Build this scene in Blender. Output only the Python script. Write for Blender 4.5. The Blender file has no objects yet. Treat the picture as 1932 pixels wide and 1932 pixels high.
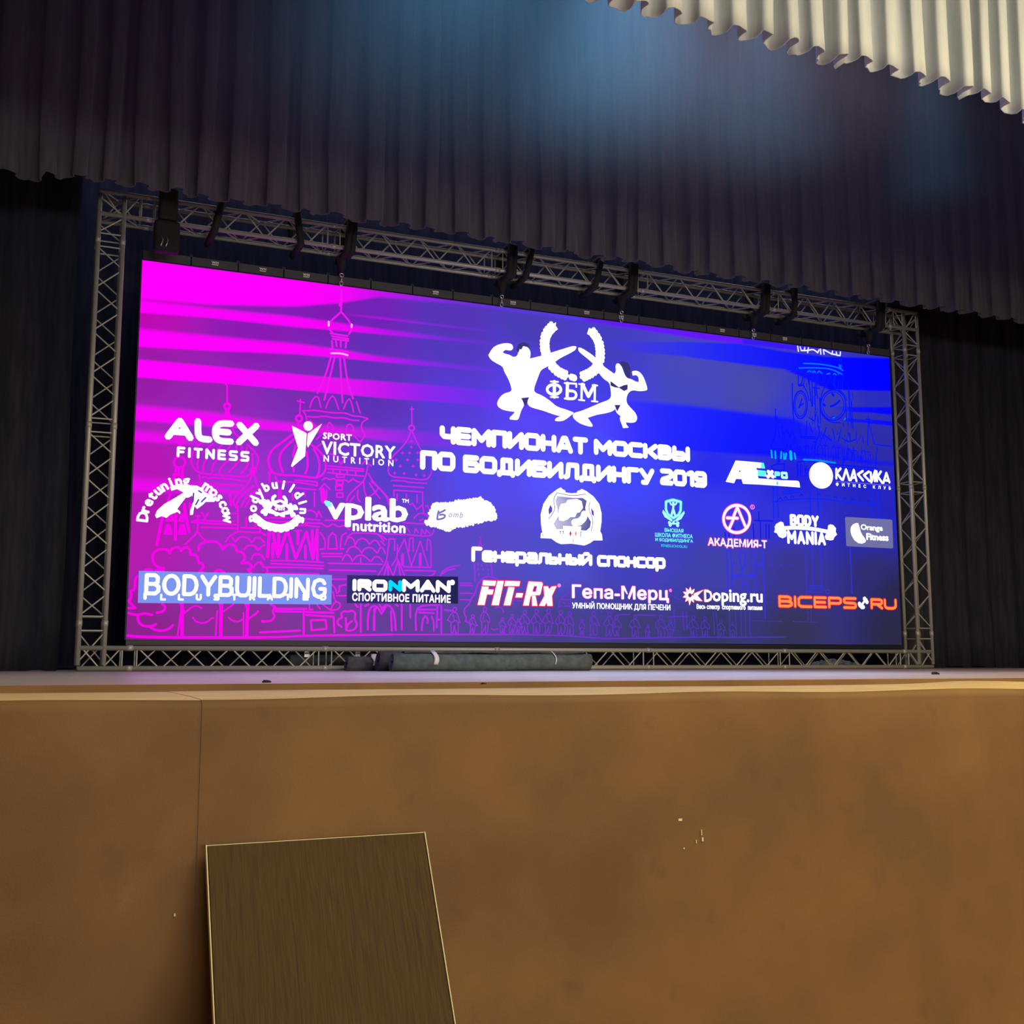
import bpy, bmesh, math, random
from mathutils import Vector, Matrix
from mathutils.geometry import tessellate_polygon

# ---------------------------------------------------------------- camera, world, lights, exposure
sc = bpy.context.scene
COL = sc.collection
ZO = 1.95                                    # lowest row of the screen above the hall floor (m)
F, CX, CY, CZ, YAW, PITCH = 2159.47, -0.9688, -12.2967, -0.2213 + ZO, 0.4021, 0.1298
dv = Vector((math.sin(YAW)*math.cos(PITCH), math.cos(YAW)*math.cos(PITCH), math.sin(PITCH)))
rv = Vector((math.cos(YAW), -math.sin(YAW), 0))
uv = rv.cross(dv)
CAM = Vector((CX, CY, CZ))
cd = bpy.data.cameras.new('camera'); cam = bpy.data.objects.new('camera', cd); COL.objects.link(cam)
cd.sensor_width = 36; cd.lens = F*36/1932; cd.clip_end = 200
cam.matrix_world = Matrix(((rv.x, uv.x, -dv.x, CX), (rv.y, uv.y, -dv.y, CY), (rv.z, uv.z, -dv.z, CZ), (0, 0, 0, 1)))
sc.camera = cam
vs = sc.view_settings
vs.view_transform = 'Standard'; vs.look = 'None'; vs.exposure = 0.0; vs.gamma = 1; vs.use_curve_mapping = False
w = bpy.data.worlds.new('world'); sc.world = w; w.use_nodes = True
w.node_tree.nodes['Background'].inputs[0].default_value = (0.30, 0.36, 0.6, 1)
w.node_tree.nodes['Background'].inputs[1].default_value = 0.03
sc.cycles.use_denoising = True
sc.cycles.max_bounces = 6
sc.cycles.volume_bounces = 0

def area(name, loc, target, sx, sy, power, col):
    l = bpy.data.lights.new(name, 'AREA'); l.shape = 'RECTANGLE'; l.size = sx; l.size_y = sy
    l.energy = power; l.color = col
    o = bpy.data.objects.new(name, l); COL.objects.link(o); o.location = loc
    o.rotation_euler = (Vector(target)-Vector(loc)).to_track_quat('-Z', 'Y').to_euler()
    return o
def spot(name, loc, target, power, col, ang, blend=0.6, size=0.1):
    l = bpy.data.lights.new(name, 'SPOT'); l.energy = power; l.color = col; l.spot_size = math.radians(ang)
    l.spot_blend = blend; l.shadow_soft_size = size
    o = bpy.data.objects.new(name, l); COL.objects.link(o); o.location = loc
    o.rotation_euler = (Vector(target)-Vector(loc)).to_track_quat('-Z', 'Y').to_euler()
    return o
area('house_light', (3.5, -13.5, 8.6), (3.0, -7.5, 1.2), 10, 3, 560, (1.0, 0.86, 0.62))
area('house_light', (7.0, -11.0, 6.4), (4.8, -8.0, 1.0), 2.5, 2.5, 380, (1.0, 0.78, 0.26))
area('balcony_light', (4, -27, 2.9), (3.5, 0, 4.0), 12, 1.5, 1250, (1.0, 0.90, 0.78))
spot('valance_wash', (7.6, -9.2, 3.6), (6.0, -6.0, 7.0), 190, (1.0, 0.97, 0.88), 75, 0.8, 0.4)

spot('lilac_floor_fill', (4.5, -4.6, 10.2), (4.5, -5.0, 1.6), 900, (.92, .74, 1.0), 62, .9, .4)  # added fill, stands in for the screen's own light on the floor

area('blue_back_fill', (5, 1.3, 8.6), (5, 1.9, 4.5), 15, .4, 80, (.74, .76, 1.0))  # added unseen fill, tints the black backdrop navy as haze would

# ---------------------------------------------------------------- helpers
def ray(px, py):
    return dv + rv*((px-966)/F) - uv*((py-966)/F)
def PY(px, py, Y):                           # point of the plane y = Y seen at a pixel
    v = ray(px, py); return CAM + v*((Y-CAM.y)/v.y)
def PZ(px, py, Z):
    v = ray(px, py); return CAM + v*((Z-CAM.z)/v.z)
def S(r, g, b, k=1.0):
    f = lambda c: ((c/255)/12.92 if c/255 <= .04045 else ((c/255+.055)/1.055)**2.4)*k
    return (f(r), f(g), f(b), 1.0)
def tag(o, label=None, cat=None, group=None, kind=None):
    if label: o['label'] = label
    if cat: o['category'] = cat
    if group: o['group'] = group
    if kind: o['kind'] = kind
    return o
def empty(name, loc, label=None, cat=None, group=None):
    o = bpy.data.objects.new(name, None); COL.objects.link(o); o.location = loc; o.empty_display_size = .1
    return tag(o, label, cat, group)
def loc_of(p):
    v = Vector((0, 0, 0))
    while p: v += p.location; p = p.parent
    return v
def mesh_obj(name, verts, faces, mat, parent=None, smooth=False):
    off = loc_of(parent)
    me = bpy.data.meshes.new(name)
    me.from_pydata([tuple(Vector(v)-off) for v in verts], [], faces); me.update()
    if mat: me.materials.append(mat)
    if smooth: me.polygons.foreach_set('use_smooth', [True]*len(me.polygons))
    o = bpy.data.objects.new(name, me); COL.objects.link(o); o.parent = parent
    return o
class MB:
    def __init__(s): s.v = []; s.f = []
    def box(s, a, b):
        n = len(s.v); x0, y0, z0 = a; x1, y1, z1 = b
        s.v += [(x0,y0,z0),(x1,y0,z0),(x1,y1,z0),(x0,y1,z0),(x0,y0,z1),(x1,y0,z1),(x1,y1,z1),(x0,y1,z1)]
        s.f += [tuple(n+i for i in q) for q in ((0,3,2,1),(4,5,6,7),(0,1,5,4),(1,2,6,5),(2,3,7,6),(3,0,4,7))]
    def tube(s, pts, r, n=10, cap=True, closed=False):
        pts = [Vector(p) for p in pts]; m = len(pts); st = len(s.v); prev = None
        for i, p in enumerate(pts):
            a = pts[i-1] if (i > 0 or closed) else p
            b = pts[(i+1) % m] if (i < m-1 or closed) else p
            t = (b-a).normalized()
            ref = prev if prev is not None else (Vector((0,0,1)) if abs(t.z) < .9 else Vector((0,1,0)))
            e1 = (ref - t*ref.dot(t)).normalized(); e2 = t.cross(e1); prev = e1
            rr = r[i] if isinstance(r, (list, tuple)) else r
            for k in range(n):
                q = 2*math.pi*k/n; s.v.append(tuple(p+e1*math.cos(q)*rr+e2*math.sin(q)*rr))
        for i in range(m if closed else m-1):
            j = (i+1) % m
            for k in range(n):
                s.f.append((st+i*n+k, st+i*n+(k+1)%n, st+j*n+(k+1)%n, st+j*n+k))
        if cap and not closed:
            s.f.append(tuple(st+k for k in reversed(range(n)))); s.f.append(tuple(st+(m-1)*n+k for k in range(n)))
    def torus(s, c, R, r, ax1, ax2, n=18, m=8, squash=1.0):
        ax1 = Vector(ax1); ax2 = Vector(ax2)
        s.tube([Vector(c)+ax1*R*math.cos(2*math.pi*i/n)+ax2*R*squash*math.sin(2*math.pi*i/n) for i in range(n)], r, m, closed=True)
    def build(s, name, mat, parent=None, smooth=False): return mesh_obj(name, s.v, s.f, mat, parent, smooth)

# ---------------------------------------------------------------- materials
def mat(name, col, rough=.7, metal=0.0, spec=.5):
    m = bpy.data.materials.new(name); m.use_nodes = True; b = m.node_tree.nodes['Principled BSDF']
    b.inputs['Base Color'].default_value = col if len(col) == 4 else (*col, 1)
    b.inputs['Roughness'].default_value = rough; b.inputs['Metallic'].default_value = metal
    b.inputs['Specular IOR Level'].default_value = spec
    return m, b
def noise_col(m, b, c1, c2, scale=(1,1,1), ns=6, detail=6, lo=.35, hi=.65, bump=0, bscale=60, extra=None):
    nt = m.node_tree; N = nt.nodes; L = nt.links
    tc = N.new('ShaderNodeTexCoord'); mp = N.new('ShaderNodeMapping'); mp.inputs['Scale'].default_value = scale
    L.new(tc.outputs['Object'], mp.inputs[0])
    n = N.new('ShaderNodeTexNoise'); n.inputs['Scale'].default_value = ns; n.inputs['Detail'].default_value = detail
    L.new(mp.outputs[0], n.inputs[0])
    r = N.new('ShaderNodeValToRGB'); r.color_ramp.elements[0].position = lo; r.color_ramp.elements[1].position = hi
    r.color_ramp.elements[0].color = c1; r.color_ramp.elements[1].color = c2
    L.new(n.outputs[0], r.inputs[0])
    out = r.outputs[0]
    if extra:                                   # second, finer layer of specks or blotches
        c3, s3, lo3, hi3 = extra
        n3 = N.new('ShaderNodeTexNoise'); n3.inputs['Scale'].default_value = s3; n3.inputs['Detail'].default_value = 4
        L.new(mp.outputs[0], n3.inputs[0])
        mr = N.new('ShaderNodeMapRange'); mr.inputs[1].default_value = lo3; mr.inputs[2].default_value = hi3
        L.new(n3.outputs[0], mr.inputs[0])
        mx = N.new('ShaderNodeMix'); mx.data_type = 'RGBA'
        L.new(mr.outputs[0], mx.inputs[0]); L.new(out, mx.inputs[6]); mx.inputs[7].default_value = c3
        out = mx.outputs[2]
    L.new(out, b.inputs['Base Color'])
    if bump:
        nb = N.new('ShaderNodeTexNoise'); nb.inputs['Scale'].default_value = bscale; nb.inputs['Detail'].default_value = 4
        L.new(mp.outputs[0], nb.inputs[0])
        bp = N.new('ShaderNodeBump'); bp.inputs['Strength'].default_value = bump; bp.inputs['Distance'].default_value = .01
        L.new(nb.outputs[0], bp.inputs['Height']); L.new(bp.outputs[0], b.inputs['Normal'])
M = {}
m, b = mat('brown_board', (.2,.1,.04), .75); noise_col(m, b, S(104,75,41), S(123,90,49), (1,1,1), 2.2, 8, .35, .68, .12, 140, (S(92,64,36), 5, .62, .85)); M['wall'] = m
m, b = mat('lit_ledge_board', (.3,.2,.1), .6); noise_col(m, b, S(214,180,120), S(230,200,142), (1,3,1), 3, 8, .3, .7, .1, 60, (S(120,84,50), 9, .68, .8)); M['ledge'] = m  # same board as the front; light from above is put into this paler colour
m, b = mat('stage_planks', (.3,.3,.3), .36); M['stage'] = m
noise_col(m, b, S(172,148,140), S(218,194,184), (.35,6,1), 3, 8, .35, .65, .1, 30, (S(78,66,60), 4, .66, .76))
m, b = mat('hall_floor', (.1,.07,.05), .5); noise_col(m, b, S(150,108,46), S(170,124,58), (1,8,1), 2); M['hall'] = m
m, b = mat('dark_laminate', (.1,.07,.03), .8, spec=.2); M['lam'] = m
noise_col(m, b, S(64,50,28), S(84,66,37), (70,3.0,3.0), 3.0, 8, .3, .75, .08, 40, (S(60,46,34), 1.6, .55, .75))
M['edge'] = mat('cream_edging', S(214,206,160), .5)[0]
m, b = mat('dark_velvet', (.05,.04,.04), .95, spec=.1); noise_col(m, b, S(68,66,74), S(82,80,88), (6,6,.6), 3); b.inputs['Sheen Weight'].default_value = .15; M['velvet'] = m
m, b = mat('cream_satin', (.6,.58,.5), .6, spec=.3); noise_col(m, b, S(166,174,184), S(182,188,196), (4,4,.5), 3); M['cream'] = m
m, b = mat('black_drape', (.02,.02,.02), .95, spec=.1); noise_col(m, b, S(36,38,56), S(46,48,68), (6,6,.6), 3); M['black'] = m
m, b = mat('wing_drape', (.02,.02,.02), .95, spec=.1); noise_col(m, b, S(36,38,48), S(46,48,58), (6,6,.6), 3); M['wing'] = m
M['alu'] = mat('aluminium_tube', S(168,168,162), .42, .25)[0]
M['blk'] = mat('black_webbing', S(16,16,20), .8)[0]
M['blkmetal'] = mat('black_metal', S(30,32,42), .5, .2)[0]
M['bar'] = mat('grey_bar', S(62,60,70), .55, .1)[0]
M['chrome'] = mat('steel_shackle', S(200,200,205), .25, .8)[0]
m, b = mat('carpet_felt', (.1,.12,.12), .95, spec=.1); noise_col(m, b, S(84,94,100), S(102,112,118), (3,3,3), 5, bump=.4, bscale=200); M['felt'] = m
m, b = mat('dark_felt', (.1,.12,.12), .95, spec=.1); noise_col(m, b, S(72,70,84), S(92,88,102), (3,3,3), 5, bump=.4, bscale=200); M['felt2'] = m
M['tape'] = mat('white_tape', S(225,220,225), .4)[0]
M['case'] = mat('grey_case', S(70,84,88), .5)[0]
m, b = mat('clear_film', (.8,.85,.85), .12); b.inputs['Transmission Weight'].default_value = .7; b.inputs['IOR'].default_value = 1.2; M['film'] = m
M['flat'] = mat('dark_flat', S(40,40,46), .8)[0]
M['white'] = mat('white_print', S(245,246,250), .6)[0]
# LED picture: each pixel of the screen gives off light; colour comes from the mesh's colour attribute
m = bpy.data.materials.new('led_picture'); m.use_nodes = True; nt = m.node_tree; nt.nodes.clear()
at = nt.nodes.new('ShaderNodeAttribute'); at.attribute_name = 'Col'; em = nt.nodes.new('ShaderNodeEmission')
ou = nt.nodes.new('ShaderNodeOutputMaterial'); nt.links.new(at.outputs['Color'], em.inputs[0]); em.inputs[1].default_value = 1
nt.links.new(em.outputs[0], ou.inputs[0]); M['led'] = m

# ---------------------------------------------------------------- setting: stage, hall floor, stage front
ZS = -.32 + ZO                               # stage floor height
YE, YF = -7.25, -8.4                         # edge of the stage boards, stage front
mb = MB(); mb.box((-14, YE, ZS-.12), (22, 7, ZS)); tag(mb.build('floor', M['stage']), 'worn pale wooden stage floor', None, None, 'structure')
mb = MB(); mb.box((-14, -30, -.1), (22, YF+.5, 0)); tag(mb.build('hall_floor', M['hall']), 'dark hall floor below the stage', None, None, 'structure')
random.seed(3)
def front_sheet(x0, x1, dy, name):
    # hardboard sheet: lies on the ledge, bends over the rounded edge, hangs down to the floor
    nx = max(4, int((x1-x0)/.06)); V = []; Fc = []
    R = .035; zt = ZS-.024+dy*.5
    for i in range(nx+1):
        x = x0+(x1-x0)*i/nx
        wav = .03*math.sin(x*1.7)+.02*math.sin(x*4.1+1)
        bump = .42*math.exp(-((x-3.95)/.42)**2) + (.25 if x < -.12 else .25*math.exp(-((x+.12)/.35)**2))*0.6
        zb = .012*math.exp(-((x-3.95)/.4)**2)
        fy = .012*math.sin(x*2.3+.5)+.006*math.sin(x*9)
        prof = [(YE+.004-.0, zt-.014), (YE-.16+wav*.4+bump*.35, zt-.014), (YE-.19+wav+bump*.35, zt+zb), (YE-.5, zt+zb*.5), (YF+.3, zt)]
        for k in range(7):
            a = math.pi/2*k/6
            prof.append((YF-dy+R-R*math.sin(a)+fy, zt-R+R*math.cos(a)+.004*math.sin(x*5)*math.cos(a)))
        for zz in (1.0, .75, .5, .25, 0.0): prof.append((YF-dy+fy*zz, zz*(zt-R)/1.12))
        V += [(x, p[0], p[1]) for p in prof]; np_ = len(prof); assert np_ == 17
    for i in range(nx):
        for k in range(np_-1):
            a = i*np_+k; Fc.append((a, a+1, a+np_+1, a+np_))
    n0 = len(V)
    return V, Fc
wall = mesh_obj('wall_front', *(lambda q: (q.v, q.f))((lambda q: (q.box((-14, YF+.04, 0), (22, YE, ZS-.13)), q)[1])(MB())), M['wall'])
tag(wall, 'brown stage front below the stage edge', None, None, 'structure')
xs = PY(377, 1450, YF).x
for (a, b_, dy) in ((-9.0, xs+.012, .001), (xs, 9.0, .0035), (9.0, 14.0, .001)):
    V, Fc = front_sheet(a, b_, dy, 'panel')
    o = mesh_obj('panel', V, Fc, M['wall'], wall, True)
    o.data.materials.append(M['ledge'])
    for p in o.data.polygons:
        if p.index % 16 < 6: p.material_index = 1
    md = o.modifiers.new('t', 'SOLIDIFY'); md.thickness = .003; md.offset = -1
    md = o.modifiers.new('e', 'EDGE_SPLIT'); md.split_angle = math.radians(40)
# small chips in the paint of the stage front
for (x, y, dx, dy_) in ((1281,1546,9,5),(1321,1570,2,12),(1323,1583,4,8),(1311,1587,2,7),(329,1725,3,5),(1288,1600,3,3)):
    p = PY(x, y, YF); s = .0018; w_, h_ = dx*s, dy_*s
    q = MB(); q.box((p.x-w_/2, YF-.0105, p.z-h_/2), (p.x+w_/2, YF-.0068, p.z+h_/2))
    o = q.build('paint_chip', M['edge'], wall)
for nm, a, b_ in (('wall_back', (-14, 6.8, 0), (22, 7, 14)), ('wall_left', (-14.2, YE, 0), (-14, 7, 14)), ('wall_right', (22, YE, 0), (22.2, 7, 14))):
    q = MB(); q.box(a, b_); tag(q.build(nm, M['black']), 'black wall of the stage house', None, None, 'structure')
# dark brown hardboard-lipped plinth line along the stage boards
q = MB(); q.box((-14, YE-.018, ZS-.05), (22, YE, ZS+.003)); tag(q.build('trim_1', M['wall']), 'brown lipping along the edge of the stage boards', None, None, 'structure')

# leaning laminate board
bt = PY(384, 1594, YF-.01); bt2 = PY(795, 1575, YF-.01)
ang = math.radians(60); zt = (bt.z+bt2.z)/2; Lb = zt/math.sin(ang)
brd = empty('leaning_board', ((bt.x+bt2.x)/2, YF-.3, 0), 'dark wood-grain laminate board with cream edges leaning on the brown stage front', 'board')
dn = Vector((0, -math.cos(ang), -math.sin(ang))); nn = Vector((0, -math.sin(ang), math.cos(ang)))
def slab(x0, x1, s0, s1, t0, t1, name, mt):
    top = Vector((0, YF-.032, zt)); q = []
    for t in (t0, t1):
        for s_ in (s0, s1):
            for x in (x0, x1):
                p = top+dn*s_+nn*t; q.append((x, p.y, p.z))
    f = [(0,1,3,2),(4,6,7,5),(0,4,5,1),(2,3,7,6),(0,2,6,4),(1,5,7,3)]
    o = mesh_obj(name, q, f, mt, brd)
    md = o.modifiers.new('b', 'BEVEL'); md.width = .002; md.segments = 2
    return o
x0, x1 = bt.x, bt2.x
slab(x0+.007, x1-.007, .004, Lb-.05, .003, .021, 'board', M['lam'])
slab(x0, x0+.0045, 0, Lb-.05, .000, .024, 'edging', M['edge'])
slab(x1-.0045, x1, 0, Lb-.05, .000, .024, 'edging', M['edge'])
slab(x0+.0045, x1-.0045, 0, .003, .000, .020, 'edging', M['edge'])

# ---------------------------------------------------------------- curtains
def pleated(name, xa, xb, Y, hem, ztop, pitch, depth, seed, mt, label, rows=10, sag=.02, omega=True, cat='curtain'):
    rnd = random.Random(seed); prof = []; x = xa; i = 0
    if omega:
        shape = [(0,1.0),(.12,1.02),(.24,.92),(.31,.62),(.285,.3),(.26,.12),(.30,0),(.45,-.06),(.60,-.03),(.70,.02),(.745,.14),(.725,.34),(.71,.62),(.78,.92),(.89,1.0)]
    else:
        shape = [(k/10, .5+.5*math.cos(2*math.pi*k/10)) for k in range(10)]
    folds = []
    while x < xb:
        wd = pitch*rnd.uniform(.8, 1.2); dp = depth*rnd.uniform(.7, 1.15); dz = rnd.uniform(-1, 1)*sag
        for (t, d) in shape: prof.append((x+t*wd, d*dp, dz, i, t, d)); 
        x += wd; i += 1
    V = []; Fc = []; n = len(prof)
    ph = [rnd.uniform(0, 6.28) for _ in range(i+2)]
    for r in range(rows+1):
        u = r/rows
        for (px_, d, dz, fi, t, dd) in prof:
            h = hem(px_); z = h+dz*(1-u)+(ztop-h)*u**1.3
            if r == 0: z += .010*math.sin(t*9+ph[fi])
            tw = .05*pitch*math.sin(ph[fi]+3.0*u+z*.9); am = 1-.35*u+.12*math.sin(ph[fi]+u*5)
            V.append((px_+tw, Y+d*am, z))
    for r in range(rows):
        for k in range(n-1):
            a = r*n+k; Fc.append((a, a+1, a+n+1, a+n))
    o = mesh_obj(name, V, Fc, mt, None, True)
    md = o.modifiers.new('t', 'SOLIDIFY'); md.thickness = .008
    return tag(o, label, cat)
# dark main valance above the truss, hem sagging a little at the left end
def hem_dark(x): return 4.415+ZO+(-.03*math.exp(-((x+.9)/.25)**2))+(-.07 if x < -1.0 else 0)
pleated('valance', -6, 19, -1.05, hem_dark, 12.5, .335, .13, 5, M['velvet'], 'dark grey pleated valance hanging above the truss frame', rows=12, sag=.015)
pleated('valance', -5, 15, -6.0, lambda x: 4.2+ZO-.10*math.exp(-((x-6.2)/.28)**2)+.0*x, 9.8, .235, .16, 11, M['cream'], 'cream pleated valance hanging high in front at the right', rows=10, sag=.014)
pleated('backdrop_curtain', -9, 21, 2.2, lambda x: ZS+.01, 9.5, .34, .12, 21, M['black'], 'black pleated backdrop curtain hanging behind the screen', rows=8, omega=False)
pleated('wing_curtain', -7.5, -.62, .55, lambda x: ZS+.01, 9.0, .42, .10, 31, M['wing'], 'black wing curtain hanging left of the truss frame', rows=8, omega=False)
pleated('wing_curtain', 10.75, 19, .75, lambda x: ZS+.01, 9.0, .44, .12, 41, M['wing'], 'black pleated wing curtain hanging right of the truss frame', rows=8, omega=False)

# ---------------------------------------------------------------- truss frame
YFR, YRR = -.24, 0.0
XL, XR = -.46, 10.30; ZB, ZT = -.29+ZO, 4.60+ZO; D = .24
RC, RB = .024, .0082
def chord(a, b, parent):
    q = MB(); q.tube([a, b], RC, 12); return q.build('chord', M['alu'], parent, False)
def smooth_obj(o):
    o.data.polygons.foreach_set('use_smooth', [len(p.vertices) == 4 for p in o.data.polygons]); return o
def brace(a, b, parent, nm='brace'):
    a, b = Vector(a), Vector(b); t = (b-a).normalized(); q = MB(); q.tube([a+t*.012, b-t*.012], RB, 8, False)
    return smooth_obj(q.build(nm, M['alu'], parent))
def truss(name, label, corners, axis, joints, ends, phases):
    """corners: 4 (a,b) cross positions in order; axis 'x' or 'z'; joints along the axis"""
    if axis == 'x': pos = lambda t, c: (t, c[0], c[1])
    else: pos = lambda t, c: (c[1], c[0], t)
    mid = (ends[0]+ends[1])/2
    cc = (sum(c[0] for c in corners)/4, sum(c[1] for c in corners)/4)
    base = pos(mid if axis == 'x' else ends[0], cc)
    root = empty(name, base, label, 'truss', 'truss frame around the screen')
    for c in corners: smooth_obj(chord(pos(ends[0], c), pos(ends[1], c), root))
    for fi in range(4):
        c1, c2 = corners[fi], corners[(fi+1) % 4]
        ph = phases[fi]
        segs = []; prev = ends[0]
        for j in list(joints)+[ends[1]]:
            segs.append((prev, j)); prev = j
        for (a, b) in segs:
            a2 = a+.07 if a != ends[0] else a+.02; b2 = b-.07 if b != ends[1] else b-.02
            if a != ends[0]: brace(pos(a2, c1), pos(a2, c2), root, 'rung')
            if b != ends[1]: brace(pos(b2, c1), pos(b2, c2), root, 'rung')
            n = max(1, round((b2-a2)/.235)); st = (b2-a2)/n
            for k in range(n):
                p, q = (c1, c2) if (k+ph) % 2 == 0 else (c2, c1)
                brace(pos(a2+k*st+.012, p), pos(a2+(k+1)*st-.012, q), root)
    # bolted joint sleeves
    for j in joints:
        for c in corners:
            q = MB(); q.tube([pos(j-.03, c), pos(j+.03, c)], RC+.004, 10); smooth_obj(q.build('joint_sleeve', M['alu'], root))
    return root
xj = [0.02, 2.0, 3.97, 5.93, 7.90, 9.82]
truss('truss_beam', 'top aluminium truss beam of the frame above the screen', [(YFR, ZT), (YFR, ZT-D), (YRR, ZT-D), (YRR, ZT)], 'x', xj, (XL, XR), (0,1,0,1))
truss('truss_beam', 'bottom aluminium truss beam standing on the stage floor under the screen', [(YFR, ZB+.2), (YFR, ZB), (YRR, ZB), (YRR, ZB+.2)], 'x', xj, (XL, XR), (0,0,0,1))
truss('truss_column', 'left upright aluminium truss column beside the magenta side of the screen', [(YFR, XL), (YFR, XL+D), (YRR, XL+D), (YRR, XL)], 'z', [.15+ZO, 2.14+ZO, 4.08+ZO], (ZB+.03, ZT-.03), (0,1,0,1))
truss('truss_column', 'right upright aluminium truss column beside the blue side of the screen', [(YFR, XR), (YFR, XR-D), (YRR, XR-D), (YRR, XR)], 'z', [.15+ZO, 2.14+ZO, 4.06+ZO], (ZB+.03, ZT-.03), (0,1,0,1))

# slings, hoist and shackles on the top beam
def sling(px, py, tilt, label, drop=True, wide=.07):
    x = PY(px, py, YFR).x
    root = empty('lifting_sling' if drop else 'cable_strap', (x, -.12, ZT-D-.05), label, 'sling' if drop else 'strap', 'black slings on the top truss beam' if drop else 'black straps on the top truss beam')
    q = MB(); r = .07; y0, y1 = YFR-r, YRR+r; z0, z1 = ZT-D-r, ZT+r
    lp = [(x+tilt*1, y0, z1-.02), (x+tilt*.5, y0, (z0+z1)/2), (x, y0, z0+.02), (x-.01, y0+.03, z0), (x-.02, -.12, z0-.01), (x-.02, y1-.03, z0), (x-.02, y1, z0+.02), (x+tilt*.5, y1, (z0+z1)/2), (x+tilt, y1, z1-.02), (x+tilt, y1-.04, z1), (x+tilt, y0+.04, z1)]
    q.tube(lp, .042 if drop else .04, 8, closed=True)
    lp2 = [(p[0]+.035, p[1]*1.0, p[2]) for p in lp]
    if drop: q.tube([(p[0]+.02, p[1], p[2]) for p in lp2], .036, 8, closed=True)
    q.build('loop', M['blk'], root, True)
    if drop:
        q = MB(); q.tube([(x-.02, -.16, z0), (x-.01, -.10, z0-.10), (x, -.08, z0-.16)], [.06,.048,.024], 8); q.build('strap_end', M['blk'], root, True)
        q = MB(); q.torus((x, -.08, z0-.19), .020, .007, (1,0,0), (0,0,1)); q.tube([(x, -.08, z0-.205), (x, -.07, z0-.27)], .008, 8); q.torus((x, -.07, z0-.285), .019, .006, (1,0,0), (0,0,1), squash=1.3)
        q.build('shackle', M['chrome'], root, True)
    return root
sling(653, 440, .03, 'black sling with shackle on the truss, third hanging piece from the left')
sling(957, 490, .02, 'black sling with shackle on the truss, nearest left of the laurel emblem')
sling(1184, 530, .03, 'black sling with shackle on the truss, right of the laurel emblem')
sling(1434, 575, .03, 'black sling with shackle on the truss, left of the clock tower drawing')
sling(1652, 610, .02, 'black sling with shackle at the far right end of the truss beam')
for (px, py, t, lb) in ((403, 415, .07, 'black strap around the truss, next right of the hoist'), (566, 440, -.05, 'black strap around the truss above the onion tower spire'),
                    (988, 500, .08, 'black strap around the truss, close right of the sling left of the emblem'), (1118, 520, .09, 'black tilted strap around the truss above the laurel emblem'), (1492, 580, .02, 'black strap around the truss above the clock tower drawing')):
    sling(px, py, t, lb, False)
hx = PY(318, 400, -.38).x
hr = empty('chain_hoist', (hx, -.38, ZT-D-.35), 'black chain hoist hanging on the truss at the upper left', 'hoist')
q = MB(); q.box((hx-.10, -.46, ZT-.28), (hx+.09, -.29, ZT+.06)); o = q.build('housing', M['blk'], hr); o.modifiers.new('b', 'BEVEL').width = .03; o.modifiers['b'].segments = 3
q = MB(); q.box((hx-.14, -.45, ZT-D-.38), (hx+.12, -.30, ZT-.28)); o = q.build('chain_bag', M['blk'], hr); o.modifiers.new('b', 'BEVEL').width = .04; o.modifiers['b'].segments = 3
q = MB(); q.tube([(hx, -.37, ZT+.05), (hx, -.33, ZT+.075), (hx, -.24, ZT+.055), (hx, -.20, ZT+.0)], .02, 8); q.build('strap', M['blk'], hr, True)
for s_ in (-.07, -.02):
    q = MB(); q.tube([(hx+s_, -.462, ZT-D-.24), (hx+s_+.018, -.465, ZT-D-.27), (hx+s_+.008, -.465, ZT-D-.31), (hx+s_-.004, -.465, ZT-D-.34)], .007, 8); q.build('hook', M['chrome'], hr, True)

# ---------------------------------------------------------------- LED screen
scr = empty('led_screen', (5, .06, ZO), 'large LED wall showing a magenta to blue event banner inside the truss frame', 'screen')
YS = .0                                      # face of the LED wall
q = MB(); q.box((-.012, YS+.02, -.005+ZO), (10.012, YS+.13, 4.012+ZO)); q.build('cabinet_back', M['blkmetal'], scr)
q = MB(); q.box((-.0, YS+.005, -.055+ZO), (10.0, YS+.12, -.006+ZO)); q.build('bottom_rail', M['blkmetal'], scr)
for i in range(20):                          # header bars of the twenty columns, some with a small white mark
    q = MB(); q.box((i*.5+.006, YS-.012, 4.014+ZO), (i*.5+.494, YS+.10, 4.105+ZO)); bar = q.build('hanging_bar', M['bar'], scr)
    q = MB(); q.box((i*.5+.48, YS+.0, 4.105+ZO), (i*.5+.52, YS+.06, 4.135+ZO)); q.build('bar_clamp', M['blkmetal'], scr)
MARKS = [(406,497),(496,510),(578,521),(822,553),(968,572),(1107,591),(1172,601),(1363,626),(1423,634),(1481,641)]

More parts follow.
